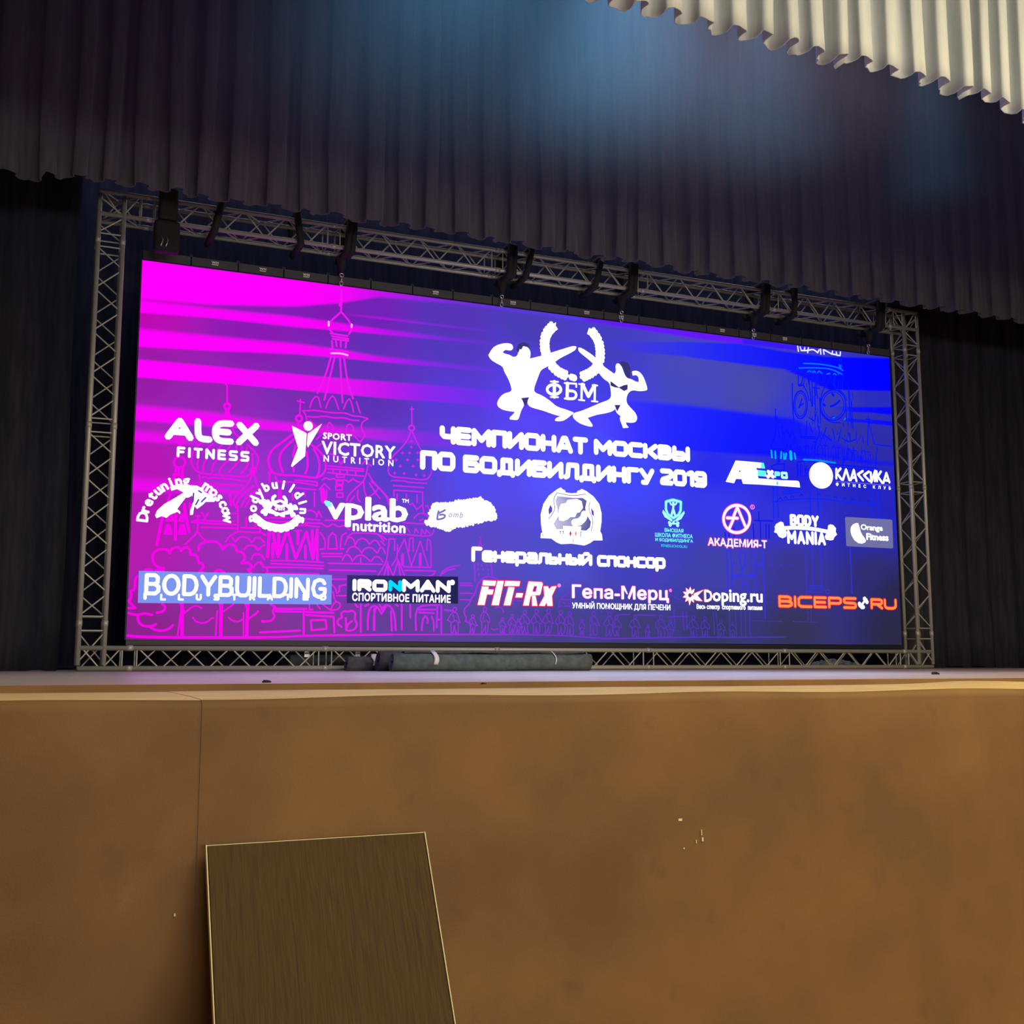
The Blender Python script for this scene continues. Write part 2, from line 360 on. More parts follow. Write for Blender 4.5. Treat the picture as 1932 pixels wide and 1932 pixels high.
class G:                                      # flat picture elements on the screen plane
    def __init__(s): s.v = []; s.f = []; s.c = []
    def pt(s, p, col, lay): s.v.append((p[0], YS-.002-.0012*lay, p[1])); s.c.append(col); return len(s.v)-1
    def poly(s, pts, col, lay=0):
        pts = list(pts)
        if len(pts) < 3: return
        idx = [s.pt(p, col(p) if callable(col) else col, lay) for p in pts]
        for t in tessellate_polygon([[Vector((p[0], p[1], 0)) for p in pts]]):
            s.f.append(tuple(idx[i] for i in t))
    def disc(s, p, r, col, lay=0, n=10, ry=None):
        ry = ry or r
        s.poly([(p[0]+r*math.cos(2*math.pi*k/n), p[1]+ry*math.sin(2*math.pi*k/n)) for k in range(n)], col, lay)
    def line(s, pts, wd, col, lay=0, caps=True, n=8, closed=False):
        pts = list(pts)
        if closed: pts = pts+[pts[0]]
        for a, b in zip(pts, pts[1:]):
            dx, dz = b[0]-a[0], b[1]-a[1]; L = math.hypot(dx, dz)
            if L < 1e-6: continue
            nx, nz = -dz/L*wd/2, dx/L*wd/2
            q = [(a[0]+nx, a[1]+nz), (b[0]+nx, b[1]+nz), (b[0]-nx, b[1]-nz), (a[0]-nx, a[1]-nz)]
            idx = [s.pt(p, col(p) if callable(col) else col, lay) for p in q]; s.f.append(tuple(idx))
        if caps:
            for p in pts: s.disc(p, wd/2, col, lay, n)
    def build(s, name, label=None, parent=None):
        o = mesh_obj(name, s.v, s.f, M['led'], parent or scr)
        at_ = o.data.color_attributes.new('Col', 'FLOAT_COLOR', 'POINT')
        at_.data.foreach_set('color', [c for q in s.c for c in q])
        if label: o['label'] = label
        return o
def sp(px, py):                               # point of the screen plane for a photo pixel
    p = PY(px, py, YS); return (p.x, p.z)
ORG = {'c1': (120,330,3.864), 'c2': (560,400,3.864), 'c3': (900,440,3.864), 'c4': (1380,530,3.864), 'c5': (120,830,3.864), 'c6': (560,830,3.864),
       'c7': (980,830,3.864), 'c8': (1330,830,3.864), 'd1': (240,700,7.431), 'd2': (240,955,7.431), 'd3': (480,700,7.431), 'd4': (480,955,7.431),
       'd5': (700,760,7.431), 'd6': (700,955,7.431), 'd7': (1440,640,7.431), 'd8': (1340,955,7.431), 'e1': (880,1080,7.431), 'e2': (1100,1080,5.367),
       'e3': (1350,850,10.168), 'e4': (1500,850,9.66), 'e5': (1000,900,5.682), 'e8': (1380,880,5.766), 'p': (0,0,1)}
def C(o, txt):
    x0, y0, k = ORG[o]
    return [sp(x0+float(a)/k, y0+float(b)/k) for a, b in (t.split(',') for t in txt.split())]

WHITE = (1.35, 1.35, 1.5, 1)
# ---- background picture
BASE = [((270,700),(150,28,165)),((400,740),(150,35,175)),((560,740),(122,44,178)),((700,740),(92,50,180)),((850,750),(86,58,215)),((270,600),(190,10,180)),((480,640),(140,25,180)),
 ((620,590),(130,25,180)),((700,600),(115,32,182)),((700,655),(98,48,182)),((850,610),(85,52,180)),((850,660),(82,58,190)),((1000,620),(74,62,180)),((1000,700),(84,64,230)),((1000,780),(88,70,250)),
 ((1150,660),(68,62,190)),((1150,720),(66,62,225)),((1150,800),(70,75,252)),((1300,700),(72,74,185)),((1300,740),(68,72,190)),((1420,740),(72,74,170)),((1560,740),(58,60,180)),((1660,745),(40,44,190)),
 ((1660,850),(46,44,165)),((1600,820),(50,50,165)),((1480,800),(50,58,215)),((270,870),(185,20,180)),((270,950),(178,24,175)),((420,830),(150,45,200)),((450,900),(165,50,205)),((600,900),(128,52,205)),((750,880),(88,62,205)),
 ((900,900),(84,76,240)),((1050,900),(84,84,255)),((1200,900),(64,72,255)),((1350,890),(40,44,240)),((1500,900),(34,34,220)),((1640,910),(34,34,205)),((1680,960),(36,36,190)),
 ((260,1020),(182,28,175)),((450,1020),(160,46,185)),((600,1050),(132,54,190)),((750,1050),(108,62,195)),((900,1050),(90,74,195)),((1050,1060),(78,80,200)),((1200,1060),(66,66,190)),
 ((1350,1060),(66,66,170)),((1500,1070),(60,56,142)),((1650,1080),(48,46,110)),((1350,960),(56,58,235)),((1500,980),(48,50,225)),((1640,1000),(40,40,180)),((250,1190),(140,36,140)),((450,1190),(138,46,145)),((600,1190),(124,56,150)),
 ((750,1190),(100,62,150)),((900,1190),(84,70,150)),((1050,1190),(70,66,135)),((1200,1190),(62,62,115)),((1350,1190),(56,56,100)),((1500,1190),(54,52,88)),((1690,1190),(44,42,68)),((1690,1120),(42,40,78))]
BASEW = [(sp(*p), S(*c)) for p, c in BASE]
def base_col(x, z):
    ws = 0; r = [0, 0, 0]
    for (bx, bz), c in BASEW:
        d2 = ((x-bx)*.8)**2+(z-bz)**2; w_ = 1/(d2+.02)**1.6
        ws += w_
        for k in range(3): r[k] += w_*c[k]
    return [v/ws for v in r]
# bright streaks: stations (photo x, top y, bottom y, strength), colour by x
STR = [
 ([(262,480,564,1),(400,498,575,1),(560,519,578,1),(640,532,572,.9),(715,545,560,.75),(870,562,574,.5),(1000,580,592,.4),(1180,604,618,.8),(1320,624,640,.85),(1500,650,661,.8),(1600,664,667,.3)],.06),
 ([(262,566,590,1),(400,582,600,.95),(560,598,617,.95),(715,621,630,.85),(870,640,645,.45),(960,650,655,0)],.035),
 ([(640,590,593,.0),(715,598,602,.5),(860,616,619,.5),(960,628,630,0)],.02),
 ([(262,620,654,1),(400,634,662,.95),(560,649,668,1),(640,660,675,.95),(715,673,682,.85),(870,689,696,.5),(960,700,706,0)],.04),
 ([(258,678,712,1),(400,691,722,1),(500,701,730,.9),(620,712,741,.8),(715,719,750,.75),(870,731,762,.5),(1050,752,790,.25),(1120,760,800,0)],.02),
 ([(258,765,793,.95),(400,779,804,.9),(480,792,808,.85),(560,800,814,.8),(640,806,820,.6),(760,812,836,.45),(900,824,850,.25),(1000,835,860,0)],.06),
 ([(258,813,832,.8),(340,820,838,.6),(420,830,840,.0)],.06),
 ([(256,903,927,.75),(340,908,930,.6),(450,916,936,.2),(520,924,940,0)],.09),
 ([(1140,640,650,0),(1200,646,664,.4),(1290,645,672,.7),(1392,648,686,.85),(1480,663,697,.9),(1560,673,735,1),(1690,676,738,1)],.03),
 ([(1040,740,775,0),(1120,748,812,.45),(1200,756,845,.85),(1300,765,850,.95),(1392,776,856,.95),(1500,790,861,.85),(1560,820,866,.5),(1640,868,876,.6),(1695,872,880,.6)],.08),
 ([(1330,845,858,.0),(1440,850,862,.5),(1520,854,866,.4),(1560,858,868,0)],.02),
 ([(1570,765,772,0),(1610,768,777,.9),(1695,768,783,.95)],.02),
 ([(1580,788,792,0),(1610,790,796,.8),(1695,795,804,.9)],.015)]
STRW = []
for st, soft in STR:
    STRW.append(([(sp(x, yt)[0], sp(x, yt)[1], sp(x, yb)[1], k) for x, yt, yb, k in st], soft))
SC = [(0,(255,0,255)),(2.2,(255,0,255)),(2.6,(225,0,255)),(3.2,(165,20,255)),(4.2,(110,45,255)),(5.4,(80,60,255)),(6.2,(40,40,255)),(7.2,(18,30,255)),(8.2,(8,14,255)),(10.5,(0,0,255))]
def ramp(tab, x):
    if x <= tab[0][0]: return tab[0][1]
    for (a, ca), (b, cb) in zip(tab, tab[1:]):
        if x <= b: t = (x-a)/(b-a); return tuple(ca[k]+(cb[k]-ca[k])*t for k in range(3))
    return tab[-1][1]
def sstep(t): t = min(1, max(0, t)); return t*t*(3-2*t)
def bg(x, z):
    c = base_col(x, z)
    for n_, (st, soft) in enumerate(STRW):
        soft = soft*1.5 if x < 5 else soft
        if x < st[0][0]-.05 or x > st[-1][0]: continue
        for a, b in zip(st, st[1:]):
            if x <= b[0] or b is st[-1]:
                t = min(1, max(0, (x-a[0])/(b[0]-a[0]))); zt_ = a[1]+(b[1]-a[1])*t; zb_ = a[2]+(b[2]-a[2])*t; k = a[3]+(b[3]-a[3])*t; break
        m_ = sstep((zt_-z)/soft+.5)*sstep((z-zb_)/(soft*.5)+.5)*k
        if m_ > 0:
            s_ = ramp(SC, x)
            if n_ == 0 and x > 5.2: s_ = (105, 0, 255) if x < 7.6 else (60, 0, 255)
            s_ = S(*s_)
            c = [c[q_]+(s_[q_]-c[q_])*m_ for q_ in range(3)]
    return (c[0], c[1], c[2], 1)
nx, nz = 150, 260; V = []; cols = []
for j in range(nz+1):
    for i in range(nx+1):
        x, z = 10*i/nx, ZO+4*j/nz
        V.append((x, YS, z)); cols += bg(x, z)
Fc = [(j*(nx+1)+i, j*(nx+1)+i+1, (j+1)*(nx+1)+i+1, (j+1)*(nx+1)+i) for j in range(nz) for i in range(nx)]
disp = mesh_obj('display', V, Fc, M['led'], scr, True)
disp.data.color_attributes.new('Col', 'FLOAT_COLOR', 'POINT').data.foreach_set('color', cols)
disp['label'] = 'lit picture area, magenta at left fading to blue at right'

# ---- line drawings in the picture
LC = [(0,(255,0,240)),(1.5,(255,10,245)),(2.4,(235,30,240)),(3.1,(205,40,240)),(3.8,(165,48,230)),(4.6,(128,50,215)),(5.6,(104,50,200)),(6.6,(84,52,195)),(7.6,(62,54,205)),(8.4,(44,44,215)),(9,(34,34,215)),(10,(24,30,220))]
def lcol(p):
    c = ramp(LC, p[0])
    if p[1] > 1.75+ZO and p[0] > 7: c = (5, 25, 255)
    if p[0] > 7 and p[1] < .62+ZO: c = (70, 60, 165)
    if p[0] > 8.6 and p[1] < .4+ZO: c = (60, 54, 130)
    return S(*c)
LW = .016
def soften(pts, it=2):
    for _ in range(it):
        if len(pts) < 3: return pts
        out = [pts[0]]
        for a, b, c in zip(pts, pts[1:], pts[2:]):
            v1 = (b[0]-a[0], b[1]-a[1]); v2 = (c[0]-b[0], c[1]-b[1]); L1 = math.hypot(*v1)+1e-9; L2 = math.hypot(*v2)+1e-9
            cs = (v1[0]*v2[0]+v1[1]*v2[1])/(L1*L2)
            if cs > .25 and cs < .999: out += [(b[0]-v1[0]*.25, b[1]-v1[1]*.25), (b[0]+v2[0]*.25, b[1]+v2[1]*.25)]
            else: out.append(b)
        out.append(pts[-1]); pts = out
    return pts
def draw(g, o, txt, wd=LW, col=lcol, lay=1):
    for t in txt.split('|'):
        t = t.strip(); cl = t.endswith('*'); t = t.rstrip('*')
        if t:
            pp = C(o, t)
            if not cl: pp = soften(pp)
            g.line(pp, wd, col, lay, n=6, closed=cl)
def ell(g, o, cx, cy, rx, ry, wd=LW, col=lcol, lay=1, a0=0, a1=360, n=20):
    x0, y0, k = ORG[o]
    g.line([sp(x0+(cx+rx*math.cos(math.radians(a0+(a1-a0)*i/n)))/k, y0+(cy+ry*math.sin(math.radians(a0+(a1-a0)*i/n)))/k) for i in range(n+1)], wd, col, lay, n=6)
g = G()
draw(g, 'd1', '1385,190 1388,180|1400,200 1402,450|1385,540 1360,680|1420,540 1440,680|1040,1020 960,1060 920,1140 895,1230 900,1300 950,1390 1040,1440 1200,1450 1400,1465 1560,1480 1680,1485 1740,1430 1800,1370 1840,1280 1835,1200 1790,1130 1680,1030|1470,800 1500,870 1570,930')
draw(g, 'd1', '1400,540 1400,680', .04); ell(g, 'd1', 1400, 495, 40, 40, .026)
draw(g, 'd1', '1000,1240 980,1300 990,1360|1200,1020 1110,1100 1080,1140|1110,1240 1070,1300 1060,1410|1330,1040 1250,1110|1270,1230 1200,1320 1185,1430|1420,1250 1310,1350 1290,1430|1590,1240 1500,1340 1420,1420|1700,1270 1680,1350 1590,1440|1450,1040 1410,1100|1530,1040 1530,1100|1600,1040 1610,1110|1680,1080 1670,1120')
draw(g, 'd1', '1010,1460 1020,1560|1050,1490 1100,1480 1140,1510 1200,1490 1260,1500 1300,1510 1330,1490 1390,1520 1440,1510 1540,1530 1660,1545|1060,1590 1300,1590 1620,1605|1200,1670 1560,1700|1740,1170 1770,1160|1755,1180 1760,1360|1750,1440 1720,1540 1640,1640 1540,1730 1490,1800 1490,1860 1540,1930|1780,1440 1800,1550 1840,1640|1770,1610 1620,1730 1560,1800 1530,1880|1800,1680 1650,1790 1600,1900|1720,1800 1660,1900|1790,1830 1740,1900')
ell(g, 'd1', 1765, 1395, 35, 35); ell(g, 'd1', 735, 1280, 80, 75, .022)
draw(g, 'd1', '700,1010 790,1010|745,980 745,1070|680,1350 680,1440|780,1350 775,1440|725,1350 725,1420|650,1450 780,1460|660,1480 630,1570|770,1480 800,1570|715,1500 720,1560|600,1730 560,1880|800,1860 810,1930|880,1860 880,1930|1110,1700 1120,1790|1440,1740 1450,1880|680,1350 780,1350', .024)
draw(g, 'd2', '495,150 465,300 415,540|680,110 675,470|800,0 830,180 870,360', .03)
draw(g, 'd2', '530,385 560,270 590,270 620,385*|725,385 755,270 790,270 815,385*|550,200 620,120 640,200*|735,200 770,110 790,210*|565,350 580,300|765,350 775,300', .024)
draw(g, 'd2', '900,220 980,190 1200,210 1490,215|900,225 1200,245 1520,260|1040,295 1530,310|990,130 990,370 900,450 810,535|1000,370 1050,440 1120,500|960,140 1020,140|1040,90 1090,160 1140,90|1090,160 1090,200')
draw(g, 'd2', '515,870 430,860 370,800 350,720 370,650 430,610 520,600 580,620 595,660 610,620 660,580 710,575 750,600 755,630 780,590 840,570 880,600 885,680 950,680 990,720 1000,800 1050,800 1075,840 1050,890 1010,920 1060,925|1000,620 1000,560 1060,510 1170,490 1260,500 1320,560 1340,610 1380,550 1460,530 1520,560 1540,640 1610,640 1650,690 1640,760 1600,800 1700,790 1745,830 1740,880 1690,890 1740,940', .024)
draw(g, 'd2', '1550,0 1550,350|1550,355 1880,375|1550,360 1430,420 1380,500|1670,170 1670,310|1800,170 1800,310|1860,240 1865,370|1590,300 1840,310|1440,110 1520,100|1520,500 1560,440 1630,425 1700,450 1740,510|1760,500 1790,450 1850,435 1910,490|1640,610 1670,560 1740,545 1800,570 1830,620|1740,750 1760,690 1820,660 1890,690 1920,740|1770,860 1810,800 1870,780 1900,840|1470,440 1520,500|1850,610 1880,570 1930,545')
draw(g, 'd2', '140,980 110,1030 110,1170 50,1190 60,1280 20,1330 110,1430 20,1430|20,1500 130,1530 240,1500 350,1525|150,1540 150,1620 220,1680 330,1690 400,1655|330,1700 400,1740 500,1750 590,1720 640,1670|490,1370 540,1410 510,1480 410,1495|250,900 300,880 350,900|400,905 450,895 510,910|1230,920 1290,890 1360,930', .024)
draw(g, 'd2', '770,1370 770,1830|1320,1370 1310,1830|1690,1370 1675,1830', .034)
draw(g, 'd2', '740,1370 800,1480|750,1500 705,1820|800,1500 950,1380 1040,1430|1290,1375 1330,1450|1260,1470 1240,1830|1330,1490 1490,1375|1650,1370 1680,1430|1630,1490 1630,1820|1690,1590 1840,1475|920,1560 960,1620 1060,1645 1150,1610 1180,1565 1210,1570|1420,1560 1480,1610 1570,1620 1610,1590|1890,1600 1930,1620|1870,1770 1930,1770')
draw(g, 'd2', '4,1815 130,1830 600,1840 1930,1840', .026)
draw(g, 'c2', '325,570 322,730|315,735 240,800 230,850 260,880|330,735 385,800 405,850 380,890|245,885 370,905|255,905 375,925|260,925 375,940|255,940 260,990|360,940 355,990|285,940 290,980|320,940 320,985|245,1000 375,1020|250,1050 210,1190 150,1320|275,1060 235,1230 200,1370|315,1070 325,1250 333,1390|345,1070 370,1250 410,1360', .022)
ell(g, 'c2', 318, 675, 9, 11, .02)
draw(g, 'c2', '250,1030 320,1030 370,1045|232,800 232,830|400,820 398,840', .02, (1.6,.5,1.6,1), 2)
draw(g, 'd3', '780,510 800,420 860,350 900,370 930,510|1000,520 1040,410 1090,350 1130,380 1180,540|1250,530 1290,430 1330,390 1360,440 1390,580|1430,430 1480,590|680,560 870,550 1080,590 1270,585 1370,630 1500,640 1590,670 1500,720 1500,820 1550,880 1545,920 1480,1000 1390,900|690,570 730,640 730,690|750,640 870,650 980,630 1110,660 1270,655 1350,690 1460,695|1030,850 1020,760 1050,720 1090,760 1110,840|1290,870 1290,770 1330,740 1380,770 1390,840|600,420 700,445|645,400 635,620|620,710 610,760|780,690 850,770')
ell(g, 'd3', 625, 665, 42, 42, .024)
draw(g, 'd3', '560,870 400,990 260,1090 210,1170 190,1260 210,1360 270,1440 400,1460 600,1465 770,1490 880,1500 960,1450 1000,1380 1000,1280 960,1180 880,1090 790,1030|560,950 400,1100 350,1200 350,1300 400,1420|580,1040 550,1140 540,1200|540,1340 550,1410|730,1130 750,1260 740,1380 710,1440|830,1090 890,1200 915,1310 900,1440 870,1490', .022)
draw(g, 'd3', '210,1410 210,1550|190,1430 230,1430|290,1480 320,1560 600,1555 880,1610 880,1560 840,1550 570,1530|570,1640 860,1665|700,1690 710,1760|840,1700 840,1900|370,1660 370,1790|340,1660 340,1790|530,1720 540,1810|1030,1330 1530,1375|1030,1370 1530,1405|1030,1425 1530,1475|950,1530 1000,1490 1060,1530 1110,1500 1170,1550 1270,1520 1320,1560 1380,1510 1430,1550 1480,1560|1150,1450 1260,1450 1260,1490 1150,1490*|1150,1530 1240,1530 1240,1590 1150,1590*|1140,1610 1230,1610 1230,1670 1140,1670*|1155,1710 1240,1710 1240,1770 1155,1770*|1100,1380 1100,1420|1200,1385 1200,1430|1300,1390 1300,1440|1420,1400 1420,1450|910,1660 980,1580 1060,1660|1010,1670 1010,1800')
draw(g, 'd3', '955,1670 965,1830', .055)
draw(g, 'd3', '1590,1330 1570,1440 1530,1550 1400,1660 1320,1740 1290,1820|1600,1440 1650,1540 1780,1670 1880,1790 1900,1830|1580,1290 1640,1330|1530,1560 1540,1680 1570,1760|1610,1570 1690,1700 1760,1790|1730,1650 1690,1710 1610,1760|1450,1670 1440,1780 1480,1830|1400,1750 1340,1830|1060,1160 1150,1190 1210,1310 1260,1240|1510,1310 1560,1250|870,960 930,900|880,1060 940,1020')
draw(g, 'd4', '740,60 820,60 870,110 870,150 900,70 940,150|620,170 920,195|620,235 930,240|600,280 700,260 800,285 910,290|150,165 560,165|200,215 480,220|940,240 1020,300 1100,240 1180,300 1250,260 1330,330|990,200 1260,200|230,765 600,765 965,790|230,805 970,835|130,855 600,860 960,875|190,940 900,950|160,860 190,900 160,950|0,450 80,440 140,510|0,680 80,670 140,750|0,830 50,780 110,800 120,850|0,550 50,600 130,550|0,370 80,360 160,410|565,345 660,345|920,370 990,460 990,600 920,605|1030,600 1040,430 1090,375 1140,410 1160,600*|1290,375 1220,400 1200,600 1250,600|940,665 1230,665|950,705 1220,705|1030,800 1790,815|1050,895 1700,910')
draw(g, 'd4', '210,320 185,710|250,330 330,710 460,330 580,730 730,360 820,740 880,330 880,760|340,330 340,600|260,530 255,720|455,540 455,730|715,560 715,730|610,345 610,530|810,340 815,600', .03)
draw(g, 'd4', '1270,540 1300,450 1350,430 1400,480 1410,560|1420,530 1460,460 1550,450 1610,530|1620,530 1660,480 1720,480 1760,560|1290,650 1330,580 1400,560 1460,600 1510,660|1510,640 1560,580 1650,580 1720,660|1730,650 1760,580 1800,580 1830,660|1230,760 1260,690 1310,675 1350,720 1370,770|1380,760 1440,690 1530,685 1620,770|1640,770 1680,710 1750,710 1800,780|1490,730 1490,800|1770,490 1830,550|1380,375 1740,380 1850,470|1300,430 1380,375|1090,1025 1285,1025|1090,1100 1140,1160 1150,1220 1190,1200 1190,1120 1280,1100|1150,1255 1285,1255|1100,1200 1130,1340 1190,1350 1210,1400 1170,1450 1070,1460 1100,1370 1150,1340|880,1385 920,1440|960,1380 1070,1460|770,1380 770,1450 820,1450')
draw(g, 'd4', '300,1440 730,1440|300,1475 660,1480|230,1380 290,1410 250,1480 290,1540 240,1610 110,1620|0,1530 50,1475|75,1770 640,1745|690,1460 690,1810|720,1485 1110,1495|720,1525 1110,1550|1110,1550 1120,1770|790,1600 1000,1595 1010,1720 800,1740*|0,1840 400,1835 700,1815 1930,1800|1220,1690 1160,1650 1170,1590 1230,1560 1210,1510 1250,1470 1320,1480 1370,1460 1420,1500 1400,1590 1440,1640 1420,1720 1340,1750 1290,1740|1280,1570 1285,1730 1310,1650 1370,1610|1490,1375 1490,1760|1590,1730 1590,1500 1640,1400 1720,1400 1780,1510 1840,1410|1680,1740 1680,1440|1750,1380 1790,1440|1410,1375 1450,1415|1550,1400 1600,1375', .022)
draw(g, 'd6', '40,1740 40,1500 70,1420|150,1450 200,1380 270,1400 330,1500 345,1740|280,1470 290,1750|430,1380 430,1730|550,1380 550,1560|350,1380 380,1400|630,1740 620,1500 680,1390 960,1385|670,1450 900,1450|670,1490 880,1500|710,1740 720,1590 760,1540 800,1590 790,1640|850,1550 880,1620 880,1750|920,1700 930,1390|985,1400 985,1780|930,1590 985,1590|1030,1455 1140,1465', .022)
draw(g, 'd6', '460,850 840,860 840,480 790,460 780,620|470,900 900,910 860,990 480,985|560,850 690,490 800,850|380,640 470,460 560,820|530,630 540,450 590,450 590,630|250,560 250,460 330,460 330,620|90,980 220,780 240,570|230,780 240,980|180,980 230,800 310,980 380,760 410,980|290,830 370,720 370,540|370,740 470,980|0,385 90,380 180,490|160,385 500,400 850,430 880,330|500,300 545,370|610,370 620,310 660,370|700,400 710,320 740,380|760,390 770,330 820,380|450,230 620,245 780,250|600,170 660,100 760,100 820,180|680,200 730,180|970,985 1000,910 1100,850 1240,830|1000,950 1080,890 1180,880')
draw(g, 'd6', '440,680 440,820|690,670 690,820', .034)
draw(g, 'd6', '1530,430 1530,500 1500,590|1530,500 1570,590|1450,790 1455,1050|1680,800 1700,980|1500,810 1500,830|1550,820 1550,840|1620,820 1620,840|1500,880 1500,895|1570,885 1570,900|1640,885 1640,900|1510,950 1510,970|1640,950 1640,960|1760,1020 1660,980 1580,1000 1500,1080 1480,1150 1440,1250 1400,1300 1380,1370 1300,1440 1310,1520 1340,1570 1320,1610 1400,1650|1250,1080 1400,1080|1250,1110 1420,1115|1250,1220 1430,1225|1250,1310 1390,1315|0,1800 1930,1800', .016)
draw(g, 'd5', '570,60 572,310|550,90 600,90|560,400 510,530 400,660 300,750 250,860 235,960 280,1040 500,1055 780,1090 840,1000 850,950|580,410 630,530 700,660|290,1090 480,1095 520,1115 780,1130|310,1160 740,1190|320,1310 320,1225 720,1250 725,1440|365,1280 365,1370|495,1280 495,1330|645,1290 645,1400|540,1430 580,1410 640,1500 720,1430 740,1550|760,1450 790,1440 820,1510|0,1100 120,1200 230,1340 250,1430')
ell(g, 'd5', 568, 355, 38, 38, .022)
for (x, y) in ((565,540),(565,620),(440,705),(540,705),(655,700),(350,800),(510,800),(655,800),(410,890),(590,890),(330,985),(465,990),(630,1010),(745,1020)):
    draw(g, 'd5', f'{x-16},{y} {x+16},{y}|{x},{y-16} {x},{y+16}', .013)
g.build('cathedral_drawing', 'magenta line drawing of a many-domed cathedral')
g = G()
# crowd of outlined walkers along the bottom
rnd = random.Random(9)
CR = [(163,1205),(196,1210),(252,1215),(1,0)]
xs_ = [858,892,915,948,966,978,990,1012,1035,1058,1075,1098,1120,1150,1163,1198,1222,1247,1265,1308,1330,1360,1382]
hs_ = [50,36,50,30,36,28,44,46,48,46,44,30,46,46,40,42,24,44,34,42,40,34,30]
for x, h in zip(xs_, hs_):
    yb = 1195+min(9, max(0, (x-1000)*.035)) if x < 1260 else 1203
    wd = h*.22; k = rnd.uniform(-.15, .15)
    ja = lambda q: rnd.uniform(-q, q)
    g.line([sp(x+wd*.32*math.cos(a*math.pi/4)+ja(.4), yb-h*.9+h*.09*math.sin(a*math.pi/4)) for a in range(8)], .011, lcol, 1, n=5, closed=True)
    o_ = [(x-wd*.15, yb-h*.8), (x+wd*.4+ja(1), yb-h*.76), (x+wd*(.85+k)+ja(2), yb-h*.55), (x+wd*.95+ja(2), yb-h*.4), (x+wd*.55+ja(1), yb-h*.42), (x+wd*.6+ja(2), yb-h*.2), (x+wd*(.5+k)+ja(2), yb-1), (x+wd*(.15+k), yb), (x+ja(1), yb-h*.3), (x-wd*(.25-k)+ja(1), yb-1), (x-wd*(.6-k), yb-1), (x-wd*.55+ja(2), yb-h*.25), (x-wd*.6+ja(1), yb-h*.42), (x-wd*rnd.uniform(.8, 1.3), yb-h*.5), (x-wd*rnd.uniform(.6,.95), yb-h*.68), (x-wd*.4, yb-h*.78)]
    g.line(soften([sp(*p) for p in o_]), .011, lcol, 1, n=5, closed=True)
    g.line([sp(x-wd*.5, yb-h*.42), sp(x+wd*.1+ja(2), yb-h*.5), sp(x+wd*.5, yb-h*.42)], .010, lcol, 1, n=5)
    if h > 32: g.line([sp(x-wd*.3+ja(1), yb-h*.72), sp(x-wd*.2+ja(2), yb-h*.5)], .010, lcol, 1, n=5)
g.line([sp(*p) for p in ((860,1197),(980,1197),(1060,1199),(1145,1205),(1330,1202),(1400,1203),(1480,1202))], .016, lcol, 1, n=6)
draw(g, 'e1', '1470,260 1310,370 1290,470|1310,380 1470,382|1290,490 1330,470|1370,470 1470,475|1360,420 1380,440|1420,420 1440,440|640,390 760,400|650,320 650,440|400,500 440,480 500,500 520,560|350,790 400,810 440,790', .014)
draw(g, 'e2', '680,0 690,140|740,0 745,140|690,60 730,50|870,220 1010,290|860,450 1060,445|920,380 930,560|1010,400 1020,580|1045,400 1050,580|550,430 730,435|180,390 190,400|240,390 250,400|300,390 310,400|350,430 480,425', .014)
g.build('crowd_drawing', 'violet line drawing of walking figures along the bottom')
g = G()
TC = S(4, 22, 255); TC2 = S(0, 120, 255); TC3 = S(0, 190, 255)
draw(g, 'd7', '480,230 480,360 510,410 500,470|520,260 520,330|545,265 545,330|660,270 660,340|690,272 690,342|720,275 720,345|745,278 745,345|880,290 880,350|910,292 910,355|940,295 940,360|1090,240 1100,440|1120,450 1110,440|490,470 490,650 540,620 560,500|620,470 630,600|680,500 690,940|750,480 770,620|830,490 840,610|930,510 900,620 830,720 800,850 790,1000 850,1100 950,1170 1080,1170|940,580 1010,680 1130,760 1170,860|500,660 560,640 620,760 640,860|405,620 405,900 430,1190|640,560 660,800 680,940|720,680 730,1000|750,740 760,830|790,820 800,1180|1110,500 1110,700|1190,660 1210,1000 1240,1240|1230,880 1260,1250|1120,1180 1130,1220|1190,1150 1190,1230|700,680 790,690|640,1100 720,1150 740,1020|1150,880 1170,1150', .018, TC)
ell(g, 'd7', 980, 925, 178, 215, .02, TC); ell(g, 'd7', 980, 925, 150, 185, .014, TC); ell(g, 'd7', 520, 920, 95, 195, .02, TC); ell(g, 'd7', 520, 920, 75, 165, .012, TC)
draw(g, 'd7', '850,920 860,925|970,775 980,785|990,1095 970,1100', .045, TC); draw(g, 'd7', '940,945 1010,920 1070,860', .03, TC); draw(g, 'd7', '500,960 540,840|510,940 560,900', .02, TC)
draw(g, 'd7', '560,340 740,345 900,365 1050,400 1115,440|500,405 700,400 900,410 1000,440 1100,490|620,460 640,440 670,460|690,470 710,445 730,470|760,470 780,445 820,480|890,490 930,480|980,495 1000,480 1020,500|1050,490 1055,470|1065,360 1065,410|1085,370 1085,420|970,1105 1000,1095|1130,1130 1150,1110', .017, TC2, 2)
draw(g, 'd7', '480,100 490,170|515,110 530,160 620,160 700,140 760,190 780,150|580,120 570,160|630,120 620,190|800,140 805,210|840,150 850,210|850,150 960,210 970,170|1020,180 1030,225 1075,230 1080,180|970,210 1030,220', .020, (.85,.9,2.0,1), 2)
